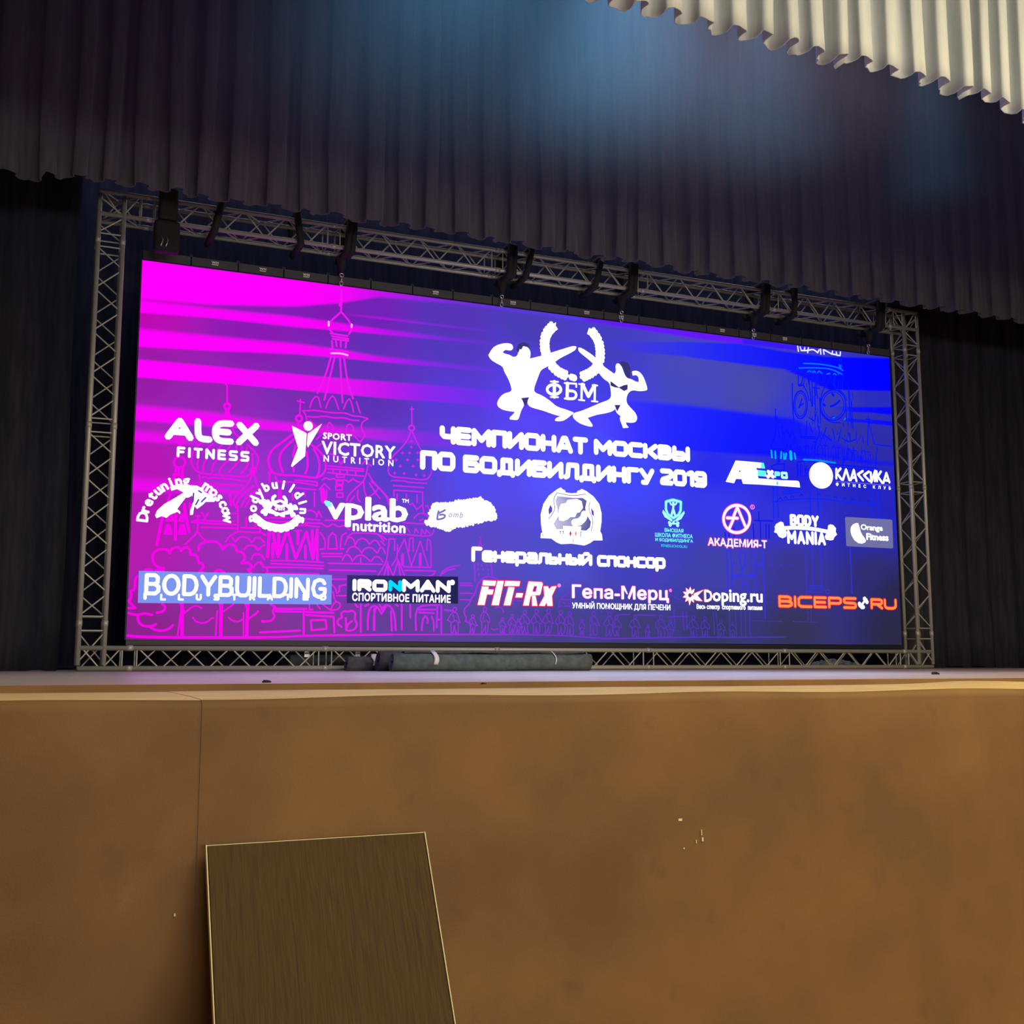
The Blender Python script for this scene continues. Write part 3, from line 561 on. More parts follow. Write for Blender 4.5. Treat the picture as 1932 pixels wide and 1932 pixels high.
draw(g, 'd7', '170,980 170,1340|185,1080 210,1290 230,1380|100,1500 150,1400 165,1300|260,1210 280,1330 340,1260 370,1380 410,1290 450,1400|490,1180 530,1360|610,1150 600,1340|640,1180 690,1320|530,1365 750,1372|530,1385 750,1395|780,1220 790,1340 740,1430|880,1240 850,1340 950,1420|970,1260 1000,1400|1090,1260 1050,1430|1110,1390 1200,1450 1300,1400|1210,1320 1220,1420|1300,1290 1300,1400|1390,1360 1400,1450|1470,1080 1480,1180 1550,1460 1580,1480 1800,1500|1460,1480 1470,1150|1440,1120 1500,1125|340,1480 280,1600|370,1500 430,1600|110,1500 110,1540 300,1540|130,1770 200,1750 300,1750|110,1780 140,1840 290,1840 300,1760|470,1500 530,1680|510,1500 550,1680|1500,1620 1505,1770|1580,1600 1575,1780|560,1500 630,1500 635,1640|590,1520 590,1640|480,1730 480,1930|520,1740 520,1930|700,1440 740,1440 710,1600', .017, TC)
rt = random.Random(8)
for (ax, ay, bx, by, n_, l_) in ((490,235,1100,330,26,50), (500,480,1100,620,30,110), (640,600,780,1150,18,160), (1180,700,1250,1200,10,200), (470,1460,1600,1740,56,120), (110,1560,320,1740,16,90), (480,1740,640,1930,12,120), (260,1250,460,1450,18,80), (780,1280,1420,1440,26,60)):
    for _ in range(n_):
        x_, y_ = rt.uniform(ax, bx), rt.uniform(ay, by); draw(g, 'd7', f'{x_:.0f},{y_:.0f} {x_+rt.uniform(-8,8):.0f},{min(1930,y_+rt.uniform(.4,1)*l_):.0f}', .010, TC)
for (cx_, cy_) in ((795,1555),(985,1585),(1205,1625),(1400,1645)):
    draw(g, 'd7', f'{cx_-35},{cy_+50} {cx_-35},{cy_-40} {cx_},{cy_-90} {cx_+35},{cy_-40} {cx_+38},{cy_+60}|{cx_-70},{cy_+60} {cx_+75},{cy_+75}|{cx_-75},{cy_-80} {cx_-75},{cy_+90}|{cx_+65},{cy_-60} {cx_+70},{cy_+100}|{cx_+40},{cy_-70} {cx_+100},{cy_-62}', .013, TC)
draw(g, 'd7', '480,1720 600,1705 900,1750 1250,1780 1600,1810|950,1790 1600,1850', .02, TC)
draw(g, 'd7', '560,1690 750,1695 900,1720 1010,1735', .024, S(0,140,255), 2)
draw(g, 'd7', '110,1560 120,1660|165,1575 170,1670|250,1580 245,1670|285,1600 290,1680|320,1600 310,1680|435,1600 450,1680', .022, TC3, 2); draw(g, 'd7', '380,1580 388,1680', .045, TC3, 2)
draw(g, 'e8', '455,210 460,570|490,200 510,560|850,240 860,510|935,240 945,510|1520,240 1540,550|1590,240 1610,570|450,390 600,365 850,345 1100,370 1590,420|560,280 740,250 740,280 560,300', .017, S(10,40,250))
for x_, y_ in ((950,305),(1035,318),(1130,335),(1230,350),(1320,362),(1400,372),(1490,380),(530,350),(590,340),(660,330),(760,315)):
    ell(g, 'e8', x_, y_+12, 16, 20, .012, S(10,30,235), 1, 180, 360, 8)
draw(g, 'e8', '805,910 820,1390|875,870 885,1300|965,870 980,1300|1290,880 1310,1380|860,1300 990,1300 990,1370 850,1370*|860,1325 985,1325', .016, S(52,50,215)); ell(g, 'e8', 1045, 1362, 22, 22, .012, S(60,54,200))
draw(g, 'd8', '230,600 245,1180|285,600 310,1200|610,600 645,1200|725,600 745,860 770,1580|400,660 420,840 450,880 480,840 490,680 440,645*|620,800 740,810|620,840 740,840|310,970 450,960|320,990 600,990|530,970 620,960|440,880 460,950|430,1200 450,1060 480,1050 540,1160 545,1200|580,810 582,830|330,780 340,830|990,815 992,835|850,800 852,820|1125,810 1127,830', .018, S(50,52,235))
draw(g, 'd8', '350,1480 370,1840|430,1480 435,1840|490,1480 495,1840|550,1480 560,1820|270,1480 270,1850|80,1490 110,1860|40,1480 60,1800', .012, S(66,58,185))
draw(g, 'd8', '590,1605 1010,1615|1160,1615 1500,1630|100,1830 1080,1830|1365,1450 1370,1600|1410,1450 1410,1610', .012, S(62,58,150))
draw(g, 'd8', '205,370 215,430|260,380 262,430|330,300 335,430|600,250 610,450|700,220 705,450|780,260 782,450|820,260 822,450|620,200 880,210|680,80 680,200', .02, S(26,24,235))
g.build('tower_drawing', 'blue line drawing of a clock tower')

# ---- lettering
def stroke_text(g, txt, bl, tr, wd, col, lay=3, gap=.28, slant=0.0, widths=None):
    """own stroke letters fitted into the box between two photo pixels (lower left, upper right)"""
    (x0, z0), (x1, z1) = sp(*bl), sp(*tr)
    x0 += wd/2; z0 += wd/2; x1 -= wd/2; z1 -= wd/2
    tot = 0; lay_ = []
    for ch in txt:
        if ch == ' ': tot += .55; continue
        wq, st = GL[ch]; lay_.append((tot, wq, st)); tot += wq+gap
    tot -= gap; sx = (x1-x0)/tot; H = z1-z0
    for (t, wq, st) in lay_:
        for s_ in st:
            cl = s_[0] == '*'
            pts = s_[1:] if cl else s_
            g.line([(x0+(t+a*wq)*sx+slant*b*H, z0+b*H) for a, b in pts], wd, col, lay, n=10, closed=cl)
O_ = ['*', (.15,0),(.85,0),(1,.18),(1,.82),(.85,1),(.15,1),(0,.82),(0,.18)]
RO = ['*']+[(.5+.5*math.cos(2*math.pi*k/16), .5+.5*math.sin(2*math.pi*k/16)) for k in range(16)]
BR = [[(0,0),(0,1),(.7,1),(.92,.88),(.92,.62),(.7,.52),(0,.52)],[(.7,.52),(1,.38),(1,.14),(.75,0),(0,0)]]
GL = {
 'A': (1,[[(0,0),(.5,1),(1,0)],[(.22,.32),(.78,.32)]]), 'B': (.9,BR), 'C': (.95,[[(1,1),(.18,1),(0,.82),(0,.18),(.18,0),(1,0)]]),
 'D': (.95,[[(0,0),(0,1),(.5,1),(.78,.92),(.95,.72),(1,.5),(.95,.28),(.78,.08),(.5,0),(0,0)]]), 'E': (.85,[[(1,1),(0,1),(0,0),(1,0)],[(0,.5),(.92,.5)]]), 'F': (.8,[[(1,1),(0,1),(0,0)],[(0,.52),(.85,.52)]]),
 'G': (1,[[(.96,.8),(.8,.96),(.5,1),(.15,.88),(0,.5),(.15,.12),(.5,0),(.85,.1),(1,.25),(1,.48),(.6,.48)]]), 'I': (.01,[[(0,0),(0,1)]]),
 'L': (.75,[[(0,1),(0,0),(1,0)]]), 'M': (1.15,[[(0,0),(0,1),(.5,.35),(1,1),(1,0)]]), 'N': (.95,[[(0,0),(0,1),(1,0),(1,1)]]), 'O': (1,[O_]), 'o': (1.1,[RO]),
 'P': (.9,[[(0,0),(0,1),(.85,1),(1,.88),(1,.55),(.85,.42),(0,.42)]]), 'R': (.9,[[(0,0),(0,1),(.85,1),(1,.88),(1,.58),(.85,.45),(0,.45)],[(.5,.45),(1,0)]]),
 'S': (.9,[[(1,1),(.12,1),(0,.9),(0,.62),(.12,.52),(.88,.48),(1,.38),(1,.1),(.88,0),(0,0)]]), 'T': (.9,[[(0,1),(1,1)],[(.5,1),(.5,0)]]),
 'U': (.95,[[(0,1),(0,.3),(.08,.1),(.28,0),(.72,0),(.92,.1),(1,.3),(1,1)]]), 'X': (.95,[[(0,0),(1,1)],[(0,1),(1,0)]]), 'Y': (1,[[(0,1),(.5,.45),(1,1)],[(.5,.45),(.5,0)]]), '-': (.4,[[(0,.42),(1,.42)]]),
 'x': (.8,[[(0,0),(1,.78)],[(0,.78),(1,0)]]),
 'Ч': (.85,[[(0,1),(0,.55),(.18,.38),(1,.38)],[(1,1),(1,0)]]), 'Е': (.85,[[(1,1),(0,1),(0,0),(1,0)],[(0,.5),(.92,.5)]]), 'М': (1.15,[[(0,0),(0,1),(.5,.3),(1,1),(1,0)]]),
 'П': (.9,[[(0,0),(0,1),(1,1),(1,0)]]), 'И': (.95,[[(0,1),(0,0),(1,1),(1,0)]]), 'О': (1,[O_]), 'Н': (.9,[[(0,0),(0,1)],[(1,0),(1,1)],[(0,.5),(1,.5)]]),
 'А': (1,[[(0,0),(.4,1),(.6,1),(1,0)],[(.2,.3),(.8,.3)]]), 'Т': (.9,[[(0,1),(1,1)],[(.5,1),(.5,0)]]), 'С': (.9,[[(1,1),(.15,1),(0,.85),(0,.15),(.15,0),(1,0)]]),
 'К': (.9,[[(0,0),(0,1)],[(0,.5),(.35,.5),(1,1)],[(.35,.5),(1,0)]]), 'В': (.9,BR), 'Ы': (1.2,[[(0,1),(0,0),(.6,0),(.7,.12),(.7,.4),(.6,.52),(0,.52)],[(1,0),(1,1)]]),
 'Б': (.9,[[(.95,1),(0,1),(0,0),(.88,0),(1,.12),(1,.42),(.88,.54),(0,.54)]]), 'Д': (1.05,[[(0,-.16),(0,0),(1,0),(1,-.16)],[(.16,0),(.26,.3),(.26,1),(.84,1),(.84,0)]]),
 'Л': (.95,[[(0,0),(.18,.1),(.26,1),(1,1),(1,0)]]), 'Г': (.75,[[(0,0),(0,1),(1,1)]]), 'У': (.95,[[(0,1),(.5,.35)],[(1,1),(.45,0),(.15,0)]]),
 '2': (.85,[[(0,1),(.85,1),(1,.88),(1,.62),(.85,.5),(.1,.28),(0,.15),(0,0),(1,0)]]), '0': (.9,[O_]), '1': (.35,[[(0,.9),(.6,1),(1,1),(1,0)]]),
 '9': (.85,[[(0,0),(.85,0),(1,.12),(1,.88),(.85,1),(.12,1),(0,.88),(0,.6),(.12,.46),(1,.46)]]),
 'е': (.85,[[(0,.36),(1,.36),(1,.6),(.85,.72),(.15,.72),(0,.6),(0,.1),(.15,0),(.95,0)]]), 'н': (.8,[[(0,0),(0,.72)],[(1,0),(1,.72)],[(0,.36),(1,.36)]]), 'р': (.85,[[(0,-.28),(0,.72),(.85,.72),(1,.6),(1,.12),(.85,0),(0,0)]]),
 'а': (.85,[[(.1,.72),(.9,.72),(1,.62),(1,0),(.12,0),(0,.1),(0,.28),(.12,.38),(1,.38)]]), 'л': (.85,[[(0,0),(.15,.08),(.22,.72),(1,.72),(1,0)]]), 'ь': (.75,[[(0,.72),(0,0),(.88,0),(1,.1),(1,.3),(.88,.4),(0,.4)]]),
 'ы': (1.05,[[(0,.72),(0,0),(.55,0),(.65,.1),(.65,.3),(.55,.4),(0,.4)],[(1,0),(1,.72)]]), 'й': (.9,[[(0,.72),(0,0),(1,.72),(1,0)],[(.3,.92),(.7,.92)]]), 'с': (.8,[[(1,.72),(.12,.72),(0,.6),(0,.12),(.12,0),(1,0)]]),
 'п': (.8,[[(0,0),(0,.72),(1,.72),(1,0)]]), 'о': (.85,[['*',(.15,0),(.85,0),(1,.14),(1,.58),(.85,.72),(.15,.72),(0,.58),(0,.14)]]),
 'Ф': (1.1,[['*',(.2,.2),(.8,.2),(1,.35),(1,.65),(.8,.8),(.2,.8),(0,.65),(0,.35)],[(.5,0),(.5,1)]]),
}
FONTC = {}
def font_mesh(txt, off, space):
    c = bpy.data.curves.new('t', 'FONT'); c.body = txt; c.offset = off; c.space_character = space; c.resolution_u = 2
    o = bpy.data.objects.new('t', c); COL.objects.link(o)
    dg = bpy.context.evaluated_depsgraph_get(); me = bpy.data.meshes.new_from_object(o.evaluated_get(dg))
    v = [tuple(p.co[:2]) for p in me.vertices]; f = [tuple(p.vertices) for p in me.polygons]
    bpy.data.objects.remove(o); bpy.data.curves.remove(c); bpy.data.meshes.remove(me)
    return v, f
def font_text(g, txt, bl, tr, col, off=.03, space=1.0, lay=3, slant=0, rot=None):
    v0, f0 = font_mesh(txt, 0, space); v = []; f = []
    for k in range(9):
        r_ = off*.75 if k else 0; n0 = len(v); a_ = k*math.pi/4
        v += [(p[0]+r_*math.cos(a_), p[1]+r_*math.sin(a_)) for p in v0]; f += [tuple(n0+i for i in q) for q in f0]
    (x0, z0), (x1, z1) = sp(*bl), sp(*tr)
    ax, bx = min(p[0] for p in v), max(p[0] for p in v); ay, by = min(p[1] for p in v), max(p[1] for p in v)
    n = len(g.v)
    for p in v:
        t = (p[0]-ax)/(bx-ax); u_ = (p[1]-ay)/(by-ay)
        g.pt((x0+t*(x1-x0)+slant*u_*(z1-z0), z0+u_*(z1-z0)), col, lay)
    g.f += [tuple(n+i for i in q) for q in f]
# title
for wd_, a_, b_ in (('ЧЕМПИОНАТ', (829,837), (1109,826)), ('МОСКВЫ', (1120,858), (1301,843)), ('ПО', (792,886), (859,854)), ('БОДИБИЛДИНГУ', (873,891.5), (1234,884.5)), ('2019', (1245,915), (1333,890))):
    g = G(); stroke_text(g, wd_, a_, b_, .064, WHITE, gap=.38)
    g.build('title_lettering', 'white block letters, one word of the title')
for wd_, a_, b_ in (('Генеральный', (889,1060), (1117,1040.5)), ('спонсор', (1126,1069), (1255,1046.5))):
    g = G(); stroke_text(g, wd_, a_, b_, .046, WHITE, gap=.32)
    g.build('caption_lettering', 'white lettering above the bottom row of logos')
# emblem of two posing figures in a laurel
g = G()
man = '85,890 120,830 190,805 250,808 262,840 240,855 205,845 182,865 190,880 235,890 265,910 300,895 300,850 335,825 370,835 388,870 380,920 440,905 480,895 540,875 620,850 700,825 720,830 715,850 660,880 600,910 560,940 510,970 460,995 440,1050 410,1130 415,1165 470,1185 530,1225 580,1270 650,1290 700,1310 640,1360 600,1370 570,1365 575,1350 620,1335 560,1320 480,1290 400,1270 370,1250 372,1215 350,1200 320,1205 340,1250 330,1270 318,1290 300,1350 290,1360 240,1355 240,1345 268,1320 280,1300 200,1290 160,1270 145,1245 165,1200 200,1170 250,1160 255,1130 230,1060 200,1010 190,970 140,945 100,920'
wom = '740,838 760,840 830,885 860,910 920,975 1000,1030 1015,1010 1010,960 1030,950 1050,970 1070,1030 1090,1060 1130,1070 1150,1085 1180,1090 1180,1050 1160,1030 1135,1035 1132,1010 1160,1005 1190,1020 1215,1060 1238,1130 1235,1145 1180,1150 1130,1140 1100,1160 1085,1195 1085,1240 1120,1280 1150,1310 1165,1345 1155,1375 1120,1380 1080,1375 1085,1400 1100,1415 1065,1418 1055,1390 1040,1350 1050,1335 1020,1310 1010,1290 1015,1255 1000,1290 940,1310 870,1320 800,1345 840,1400 835,1410 790,1400 740,1380 700,1345 700,1315 760,1300 820,1275 900,1240 960,1220 980,1195 975,1130 965,1085 920,1060 870,990 850,950 790,900 740,860'
for t in (man, wom):
    pts = C('c3', t); pts = soften(pts+[pts[0]])[:-1]; g.poly(pts, WHITE, 3); g.line(pts, .012, WHITE, 3, n=6, closed=True)
DK = S(56,54,120)
g.poly(C('c3', '283,850 300,808 340,795 372,810 384,842 366,832 335,824 322,850 310,845 300,875 292,860'), DK, 4)
g.poly(C('c3', '1030,945 1060,935 1100,945 1118,985 1112,1055 1095,1058 1078,1030 1062,985'), DK, 4)
g.poly(C('c3', '970,1078 1000,1100 1032,1125 1070,1108 1097,1104 1095,1140 1070,1152 1036,1130 1000,1124 972,1112'), DK, 4)
g.poly(C('c3', '1000,1253 1045,1253 1020,1302'), DK, 4); g.poly(C('c3', '320,1203 378,1196 352,1262'), DK, 4)
lau1 = C('c3', '560,672 530,700 505,735 492,780 492,830 498,870 512,905 540,960 575,1000 615,1025 655,1040')
lau2 = C('c3', '830,710 860,745 885,790 895,840 898,890 890,940 868,985 835,1015 795,1035 760,1050')
for lau in (lau1, lau2):
    g.line(lau, .05, WHITE, 3, n=8)
    for a, b in zip(lau, lau[1:]):
        for t in (.2, .7):
            x, z = a[0]+(b[0]-a[0])*t, a[1]+(b[1]-a[1])*t; L = math.hypot(b[0]-a[0], b[1]-a[1]); nx_, nz_ = -(b[1]-a[1])/L, (b[0]-a[0])/L
            for s_ in (-1, 1): g.disc((x+nx_*.038*s_, z+nz_*.038*s_), .03, WHITE, 3, 8)
g.poly(C('c3', '575,650 550,665 535,700 560,715 590,700 570,690'), WHITE, 3); g.poly(C('c3', '815,690 800,735 830,750 850,710'), WHITE, 3)
for p in C('c3', '690,1050 705,1055'): g.disc(p, .045, WHITE, 3)
g.build('emblem', 'white emblem of two posing figures inside a laurel')
g = G()   # three serif letters
ell(g, 'c3', 560, 1140, 50, 36, .036, WHITE, 3)
draw(g, 'c3', '563,1082 562,1195', .042, WHITE, 3); draw(g, 'c3', '535,1082 590,1084|535,1195 590,1196', .02, WHITE, 3)
draw(g, 'c3', '658,1095 655,1205', .042, WHITE, 3); draw(g, 'c3', '637,1093 722,1098 722,1122|637,1206 700,1211', .022, WHITE, 3); draw(g, 'c3', '660,1150 700,1150 720,1165 722,1190 705,1208 662,1207', .034, WHITE, 3)
draw(g, 'c3', '762,1102 760,1216|858,1110 856,1226', .03, WHITE, 3); draw(g, 'c3', '768,1102 810,1190 854,1112', .044, WHITE, 3); draw(g, 'c3', '742,1100 782,1103|840,1108 876,1111|740,1216 782,1220|834,1225 878,1229', .02, WHITE, 3)
g.build('emblem_lettering', 'three white serif letters inside the emblem')
# logos
def logo(label, fn):
    g = G(); fn(g); return g.build('logo', label)
def f(g):
    draw(g, 'd1', '572,920 738,700 884,940|650,850 820,862|990,706 990,890 1020,940 1060,955 1150,962|1455,740 1300,732 1240,790 1232,870 1250,950 1310,985 1450,990|1260,848 1420,862|1575,756 1800,1010|1810,770 1565,1000', .070, WHITE, 3)
    stroke_text(g, 'FITNESS', (333,862.5), (470.5,852), .028, WHITE, gap=.75)
logo('white rounded wordmark in two lines at upper left', f)
RD = S(230,20,80)
def f(g):
    for pts, l in (('525,770 570,790 730,875 722,1030 708,1195 530,1345 515,1340 515,1320 610,1080 590,1010 540,850', 3), ('745,880 800,845 945,740 900,820 860,890 750,1075 735,1040', 3)):
        g.poly(C('d3', pts), WHITE, l)
    draw(g, 'd3', '735,880 728,1010 735,1060 755,1072|580,1020 605,1060', .012, RD, 2)
    ell(g, 'd3', 752, 772, 30, 32, .055, (2.6,2.6,2.0,1), 3); 
    font_text(g, 'SPORT', (609,828), (663.5,820), (2.4,1.6,2.0,1), .035, 1.1)
    font_text(g, 'SPORT', (608,829), (664.5,819), S(255,40,150), .06, 1.08, lay=2)
    font_text(g, 'VICTORY', (606,857), (746,842), WHITE, .035, 1.05)
    font_text(g, 'NUTRITION', (610,871), (742,868), WHITE, .03, 1.9)
logo('white figure with raised arms beside a three-line wordmark', f)
def arc_text(g, txt, cx, cy, r, a0, a1, size, col, off=.04, flip=False):
    v0 = None
    for i, ch in enumerate(txt):
        if ch == ' ': continue
        a = math.radians(a0+(a1-a0)*i/(len(txt)-1)); v0, f0 = font_mesh(ch, 0, 1); v = []; f_ = []
        for k in range(9):
            r_ = off if k else 0; n0 = len(v); v += [(p[0]+r_*math.cos(k*math.pi/4), p[1]+r_*math.sin(k*math.pi/4)) for p in v0]; f_ += [tuple(n0+q_ for q_ in q) for q in f0]
        ax, bx = min(p[0] for p in v), max(p[0] for p in v); n = len(g.v)
        px_, py_ = sp(cx, cy); ex, ez = px_+r*math.cos(a), py_+r*math.sin(a)
        tx, tz = math.sin(a), -math.cos(a); ux, uz = math.cos(a), math.sin(a)
        for p in v:
            lx, lz = (p[0]-(ax+bx)/2)*size, p[1]*size
            g.pt((ex+tx*lx+ux*lz, ez+tz*lx+uz*lz), col, 3)
        g.f += [tuple(n+k for k in q) for q in f_]
def f(g):
    arc_text(g, 'Dretuning  moscow', 351, 984, .385, 176, 8, .155, WHITE, .04)
    for t in ('390,130 420,60 520,-30 680,-120 790,-190 700,-240 620,-215 600,-270 640,-295 700,-285 720,-310 770,-300 800,-285 880,-292 980,-285 1060,-245 1080,-200 1180,-150 1240,-90 1220,-60 1100,-60 1060,-20 980,40 920,-60 940,0 920,120 880,125 880,60 930,-70 910,-150 860,-120 820,-120 700,40 745,80 740,110 700,80 600,120 550,165 480,140 410,170',):
        g.poly(C('d2', t), WHITE, 3)
    draw(g, 'd2', '930,-180 920,-60|1000,-215 1040,-190|1000,-90 960,-20|1100,-120 1040,-60', .016, S(70,60,190), 4)
logo('white arc of letters above two clasped hands', f)
def f(g):
    arc_text(g, 'Bodybuilding', 525, 962, .235, 200, -20, .14, WHITE, .045)
    pts = [(x, y) for x, y in ((484,978),(492,985),(500,990),(510,993),(520,995),(530,996),(540,994),(549,990),(556,985),(561,979))]
    g.line([sp(*p) for p in pts], .075, WHITE, 3, n=8)
    for p in pts: g.disc(sp(p[0], p[1]+1.5), .045, WHITE, 3, 8)
    for t in (man, wom):
        pp = [tuple(float(q) for q in k.split(',')) for k in t.split()]
        pp = [sp(489+(a-85)*72/1153, 935+(b-650)*40/770) for a, b in pp]
        g.poly(pp, WHITE, 3); g.line(pp, .018, WHITE, 3, n=6, closed=True)
    for t in ('560,665 500,720 490,780 495,840 510,890 545,975 600,1020 700,1050', '830,700 880,780 900,850 895,930 870,980 830,1020 760,1050'):
        g.line([sp(489+(float(k.split(',')[0])-85)*72/1153, 935+(float(k.split(',')[1])-650)*40/770) for k in t.split()], .034, WHITE, 3, n=6)
    font_text(g, 'ФБМ', (518,963), (537,957.5), WHITE, .05)
logo('white round badge of letters around small posing figures', f)
def f(g):
    font_text(g, 'vplab', (613,992.5), (770,942), WHITE, .04, .97)
    font_text(g, 'nutrition', (665,1002), (765,987), WHITE, .045, 1.05)
    font_text(g, 'TM', (758,948.5), (771,942), WHITE, .03)
    g.poly([sp(*p) for p in ((611,947),(614,944),(622,946),(626,953),(620,958),(614,953))], S(120,235,255,1.3), 4)
logo('white rounded lower-case wordmark with a cyan leaf', f)
def f(g):
    pts = '760,225 820,185 830,150 815,105 850,50 860,-5 905,-35 960,-40 1100,-50 1300,-90 1510,-120 1560,-90 1610,-70 1640,-40 1680,-30 1720,30 1725,100 1750,140 1740,180 1660,195 1600,205 1500,230 1300,275 1180,300 1080,342 1040,330 960,300 860,280 790,262'
    p = C('d6', pts); g.poly(p, WHITE, 3)
    rr = random.Random(2)
    for a_, b_ in zip(p, p[1:]+p[:1]):
        for k in range(5): g.disc((a_[0]+(b_[0]-a_[0])*k/5+rr.uniform(-.008,.008), a_[1]+(b_[1]-a_[1])*k/5+rr.uniform(-.008,.008)), rr.uniform(.008,.018), WHITE, 3, 8)
    draw(g, 'd6', '945,70 930,130 925,185|945,100 1000,75 1035,55|960,125 1000,115 1035,130 1030,160 985,180 930,188', .022, S(120,115,190), 4)
    font_text(g, 'omb', (845,976), (872,966), S(140,135,195), .01, 1.2, lay=4, slant=.3)
logo('white brush-stroke patch with faint lilac script', f)
def f(g):
    # shield badge on a round white disc with a ribbon
    disc = '130,600 115,500 112,400 140,290 200,200 290,130 330,112 345,130 375,145 380,165 440,175 500,170 505,150 535,140 550,128 600,150 680,210 740,290 765,390 765,480 750,580 770,620 775,680 680,680 640,710 580,735 480,720 440,715 330,720 280,700 225,660 110,655 115,600'
    g.poly(C('e5', disc), WHITE, 3)
    sh = C('e5', '290,205 380,215 450,225 560,225 605,255 590,330 600,400 650,480 640,540 600,575 500,570 350,560 280,560 250,500 300,420 290,330 270,260')
    xa_, xb2 = C('e5', '260,400 620,400'); cb = lambda p: (lambda t: (t*t*.5+.09, t*t*.5+.09, .32+t*.5, 1))(max(0, min(1, (xb2[0]-p[0]-(5.0-0)*0)/(xb2[0]-xa_[0]))))
    g.poly(sh, cb, 4)
    g.poly(C('e5', '330,290 380,280 400,245 450,240 500,235 550,260 565,330 530,380 500,385 480,430 430,430 400,455 350,475 310,465 300,400 310,330'), WHITE, 5)
    g.line(C('e5', '475,490 530,480 570,440 580,400'), .09, WHITE, 5, n=10)
    g.poly(C('e5', '350,525 545,530 540,600 350,600'), WHITE, 5)
    for t in ('215,300 235,330 235,370 200,405 195,350', '650,330 680,370 682,425 660,400'): g.poly(C('e5', t), S(90,70,190), 4)
    for x, c_ in ((430, S(200,50,70)), (487, S(235,160,130))): g.poly(C('e5', f'{x},575 {x+12},607 {x},640 {x-12},607'), c_, 6)
    draw(g, 'e5', '285,170 245,240 265,330 250,380 195,450|290,170 440,205 595,185|640,270 620,340 680,470 650,580', .008, S(90,90,170), 6)
    draw(g, 'e5', '312,585 330,585|321,585 321,610|345,585 358,585|351,585 351,610|540,590 550,590|540,590 540,640|130,615 135,630|460,680 458,695', .008, S(70,70,110), 6)
logo('white round shield badge with ribbon in the middle', f)
TL = S(70,230,235,1.0); TLW = S(170,255,250,1.15)
def f(g):
    draw(g, 'e5', '1455,265 1530,245 1615,268 1612,360 1590,405 1535,440 1475,400 1455,350*', .04, S(60,225,235), 3)
    draw(g, 'e5', '1455,265 1530,245 1615,268 1612,360 1590,405 1535,440 1475,400 1455,350*', .022, TLW, 4)
    draw(g, 'e5', '1500,275 1505,295 1530,300 1560,295 1570,272', .022, TLW, 4); draw(g, 'e5', '1535,300 1530,350 1515,405|1535,350 1550,405', .03, TLW, 4); g.disc(C('e5', '1533,277')[0], .018, TLW, 4)
    for t in ('1425,350 1470,410 1525,460 1520,480 1440,430 1415,380', '1650,362 1600,415 1555,460 1560,480 1620,450 1655,390'): g.poly(C('e5', t), TLW, 3)
    draw(g, 'e5', '1490,500 1585,500|1545,470 1530,490', .022, TLW, 3)
    for p in C('e5', '1492,490 1500,515 1583,495 1580,520'): g.disc(p, .022, TLW, 3)
    font_text(g, 'ВЫСШАЯ', (1253.5,1003.5), (1289,998), S(110,240,245,1.1), .05)
    font_text(g, 'ШКОЛА ФИТНЕСА', (1235.5,1013), (1306.5,1008), S(110,240,245,1.1), .05)
    font_text(g, 'И БОДИБИЛДИНГА', (1236,1022), (1307,1018), S(110,240,245,1.1), .05)
    font_text(g, 'FITNESS-SCHOOL.RU', (1247,1032), (1296,1029), S(60,215,235), .03)
logo('cyan shield with a figure above four small text lines', f)
PK = S(255,60,200)
def f(g):
    for wd, c_, l in ((.055, PK, 3), (.034, WHITE, 4)):
        ell(g, 'd8', 367, 180, 185, 192, wd, c_, l, n=28)
        draw(g, 'd8', '265,310 320,185|325,140 375,15 500,310|232,165 380,170', wd, c_, l)
    ell(g, 'd8', 587, 12, 28, 28, .014, S(255,120,220), 3); font_text(g, 'R', (1417.5,959), (1421,954.5), S(255,140,220), .02)
    font_text(g, 'АКАДЕМИЯ-Т', (1334,1033.5), (1447,1018.5), PK, .07, 1.0, lay=3)
    font_text(g, 'АКАДЕМИЯ-Т', (1335.5,1032), (1446,1020), WHITE, .03, 1.02, lay=4)
logo('white and pink ring with letter shapes above a wordmark', f)
def f(g):
    stroke_text(g, 'BODY', (1490,992), (1544,973), .042, WHITE, gap=.55)
    stroke_text(g, 'MANIA', (1485,1026), (1557,1004), .040, WHITE, gap=.55)
    draw(g, 'd8', '1020,310 1150,300 1300,305 1450,320 1650,360', .05, WHITE, 3)
    for t in ('900,290 920,250 985,215 1020,230 1040,300 1070,370 1060,430 1010,450 960,430 930,380 890,365 905,330', '1650,270 1680,255 1720,265 1760,310 1755,360 1775,400 1740,430 1720,475 1680,480 1620,470 1600,430 1640,350'):
        p = C('d8', t); g.poly(p, WHITE, 3)
logo('white bent barbell between two lines of tall letters', f)
def f(g):
    c_ = C('e4', '925,1210 1740,1258 1768,1275 1785,1770 1765,1785 945,1745 930,1730 908,1230')
    g.poly(c_, S(112,114,166), 2)
    g.poly(C('e4', '1145,1325 1110,1322 1050,1345 1010,1400 1005,1480 1030,1560 1080,1640 1150,1690 1210,1698 1265,1680 1288,1645 1260,1590 1220,1540 1190,1480 1170,1400'), WHITE, 4)
    font_text(g, 'Orange', (1623.5,1003), (1664.5,991), WHITE, .05, .95, lay=4)
    font_text(g, 'Fitness', (1634,1019), (1675.5,1008), WHITE, .06, .95, lay=4)
logo('grey rounded card with a white crescent and two words', f)
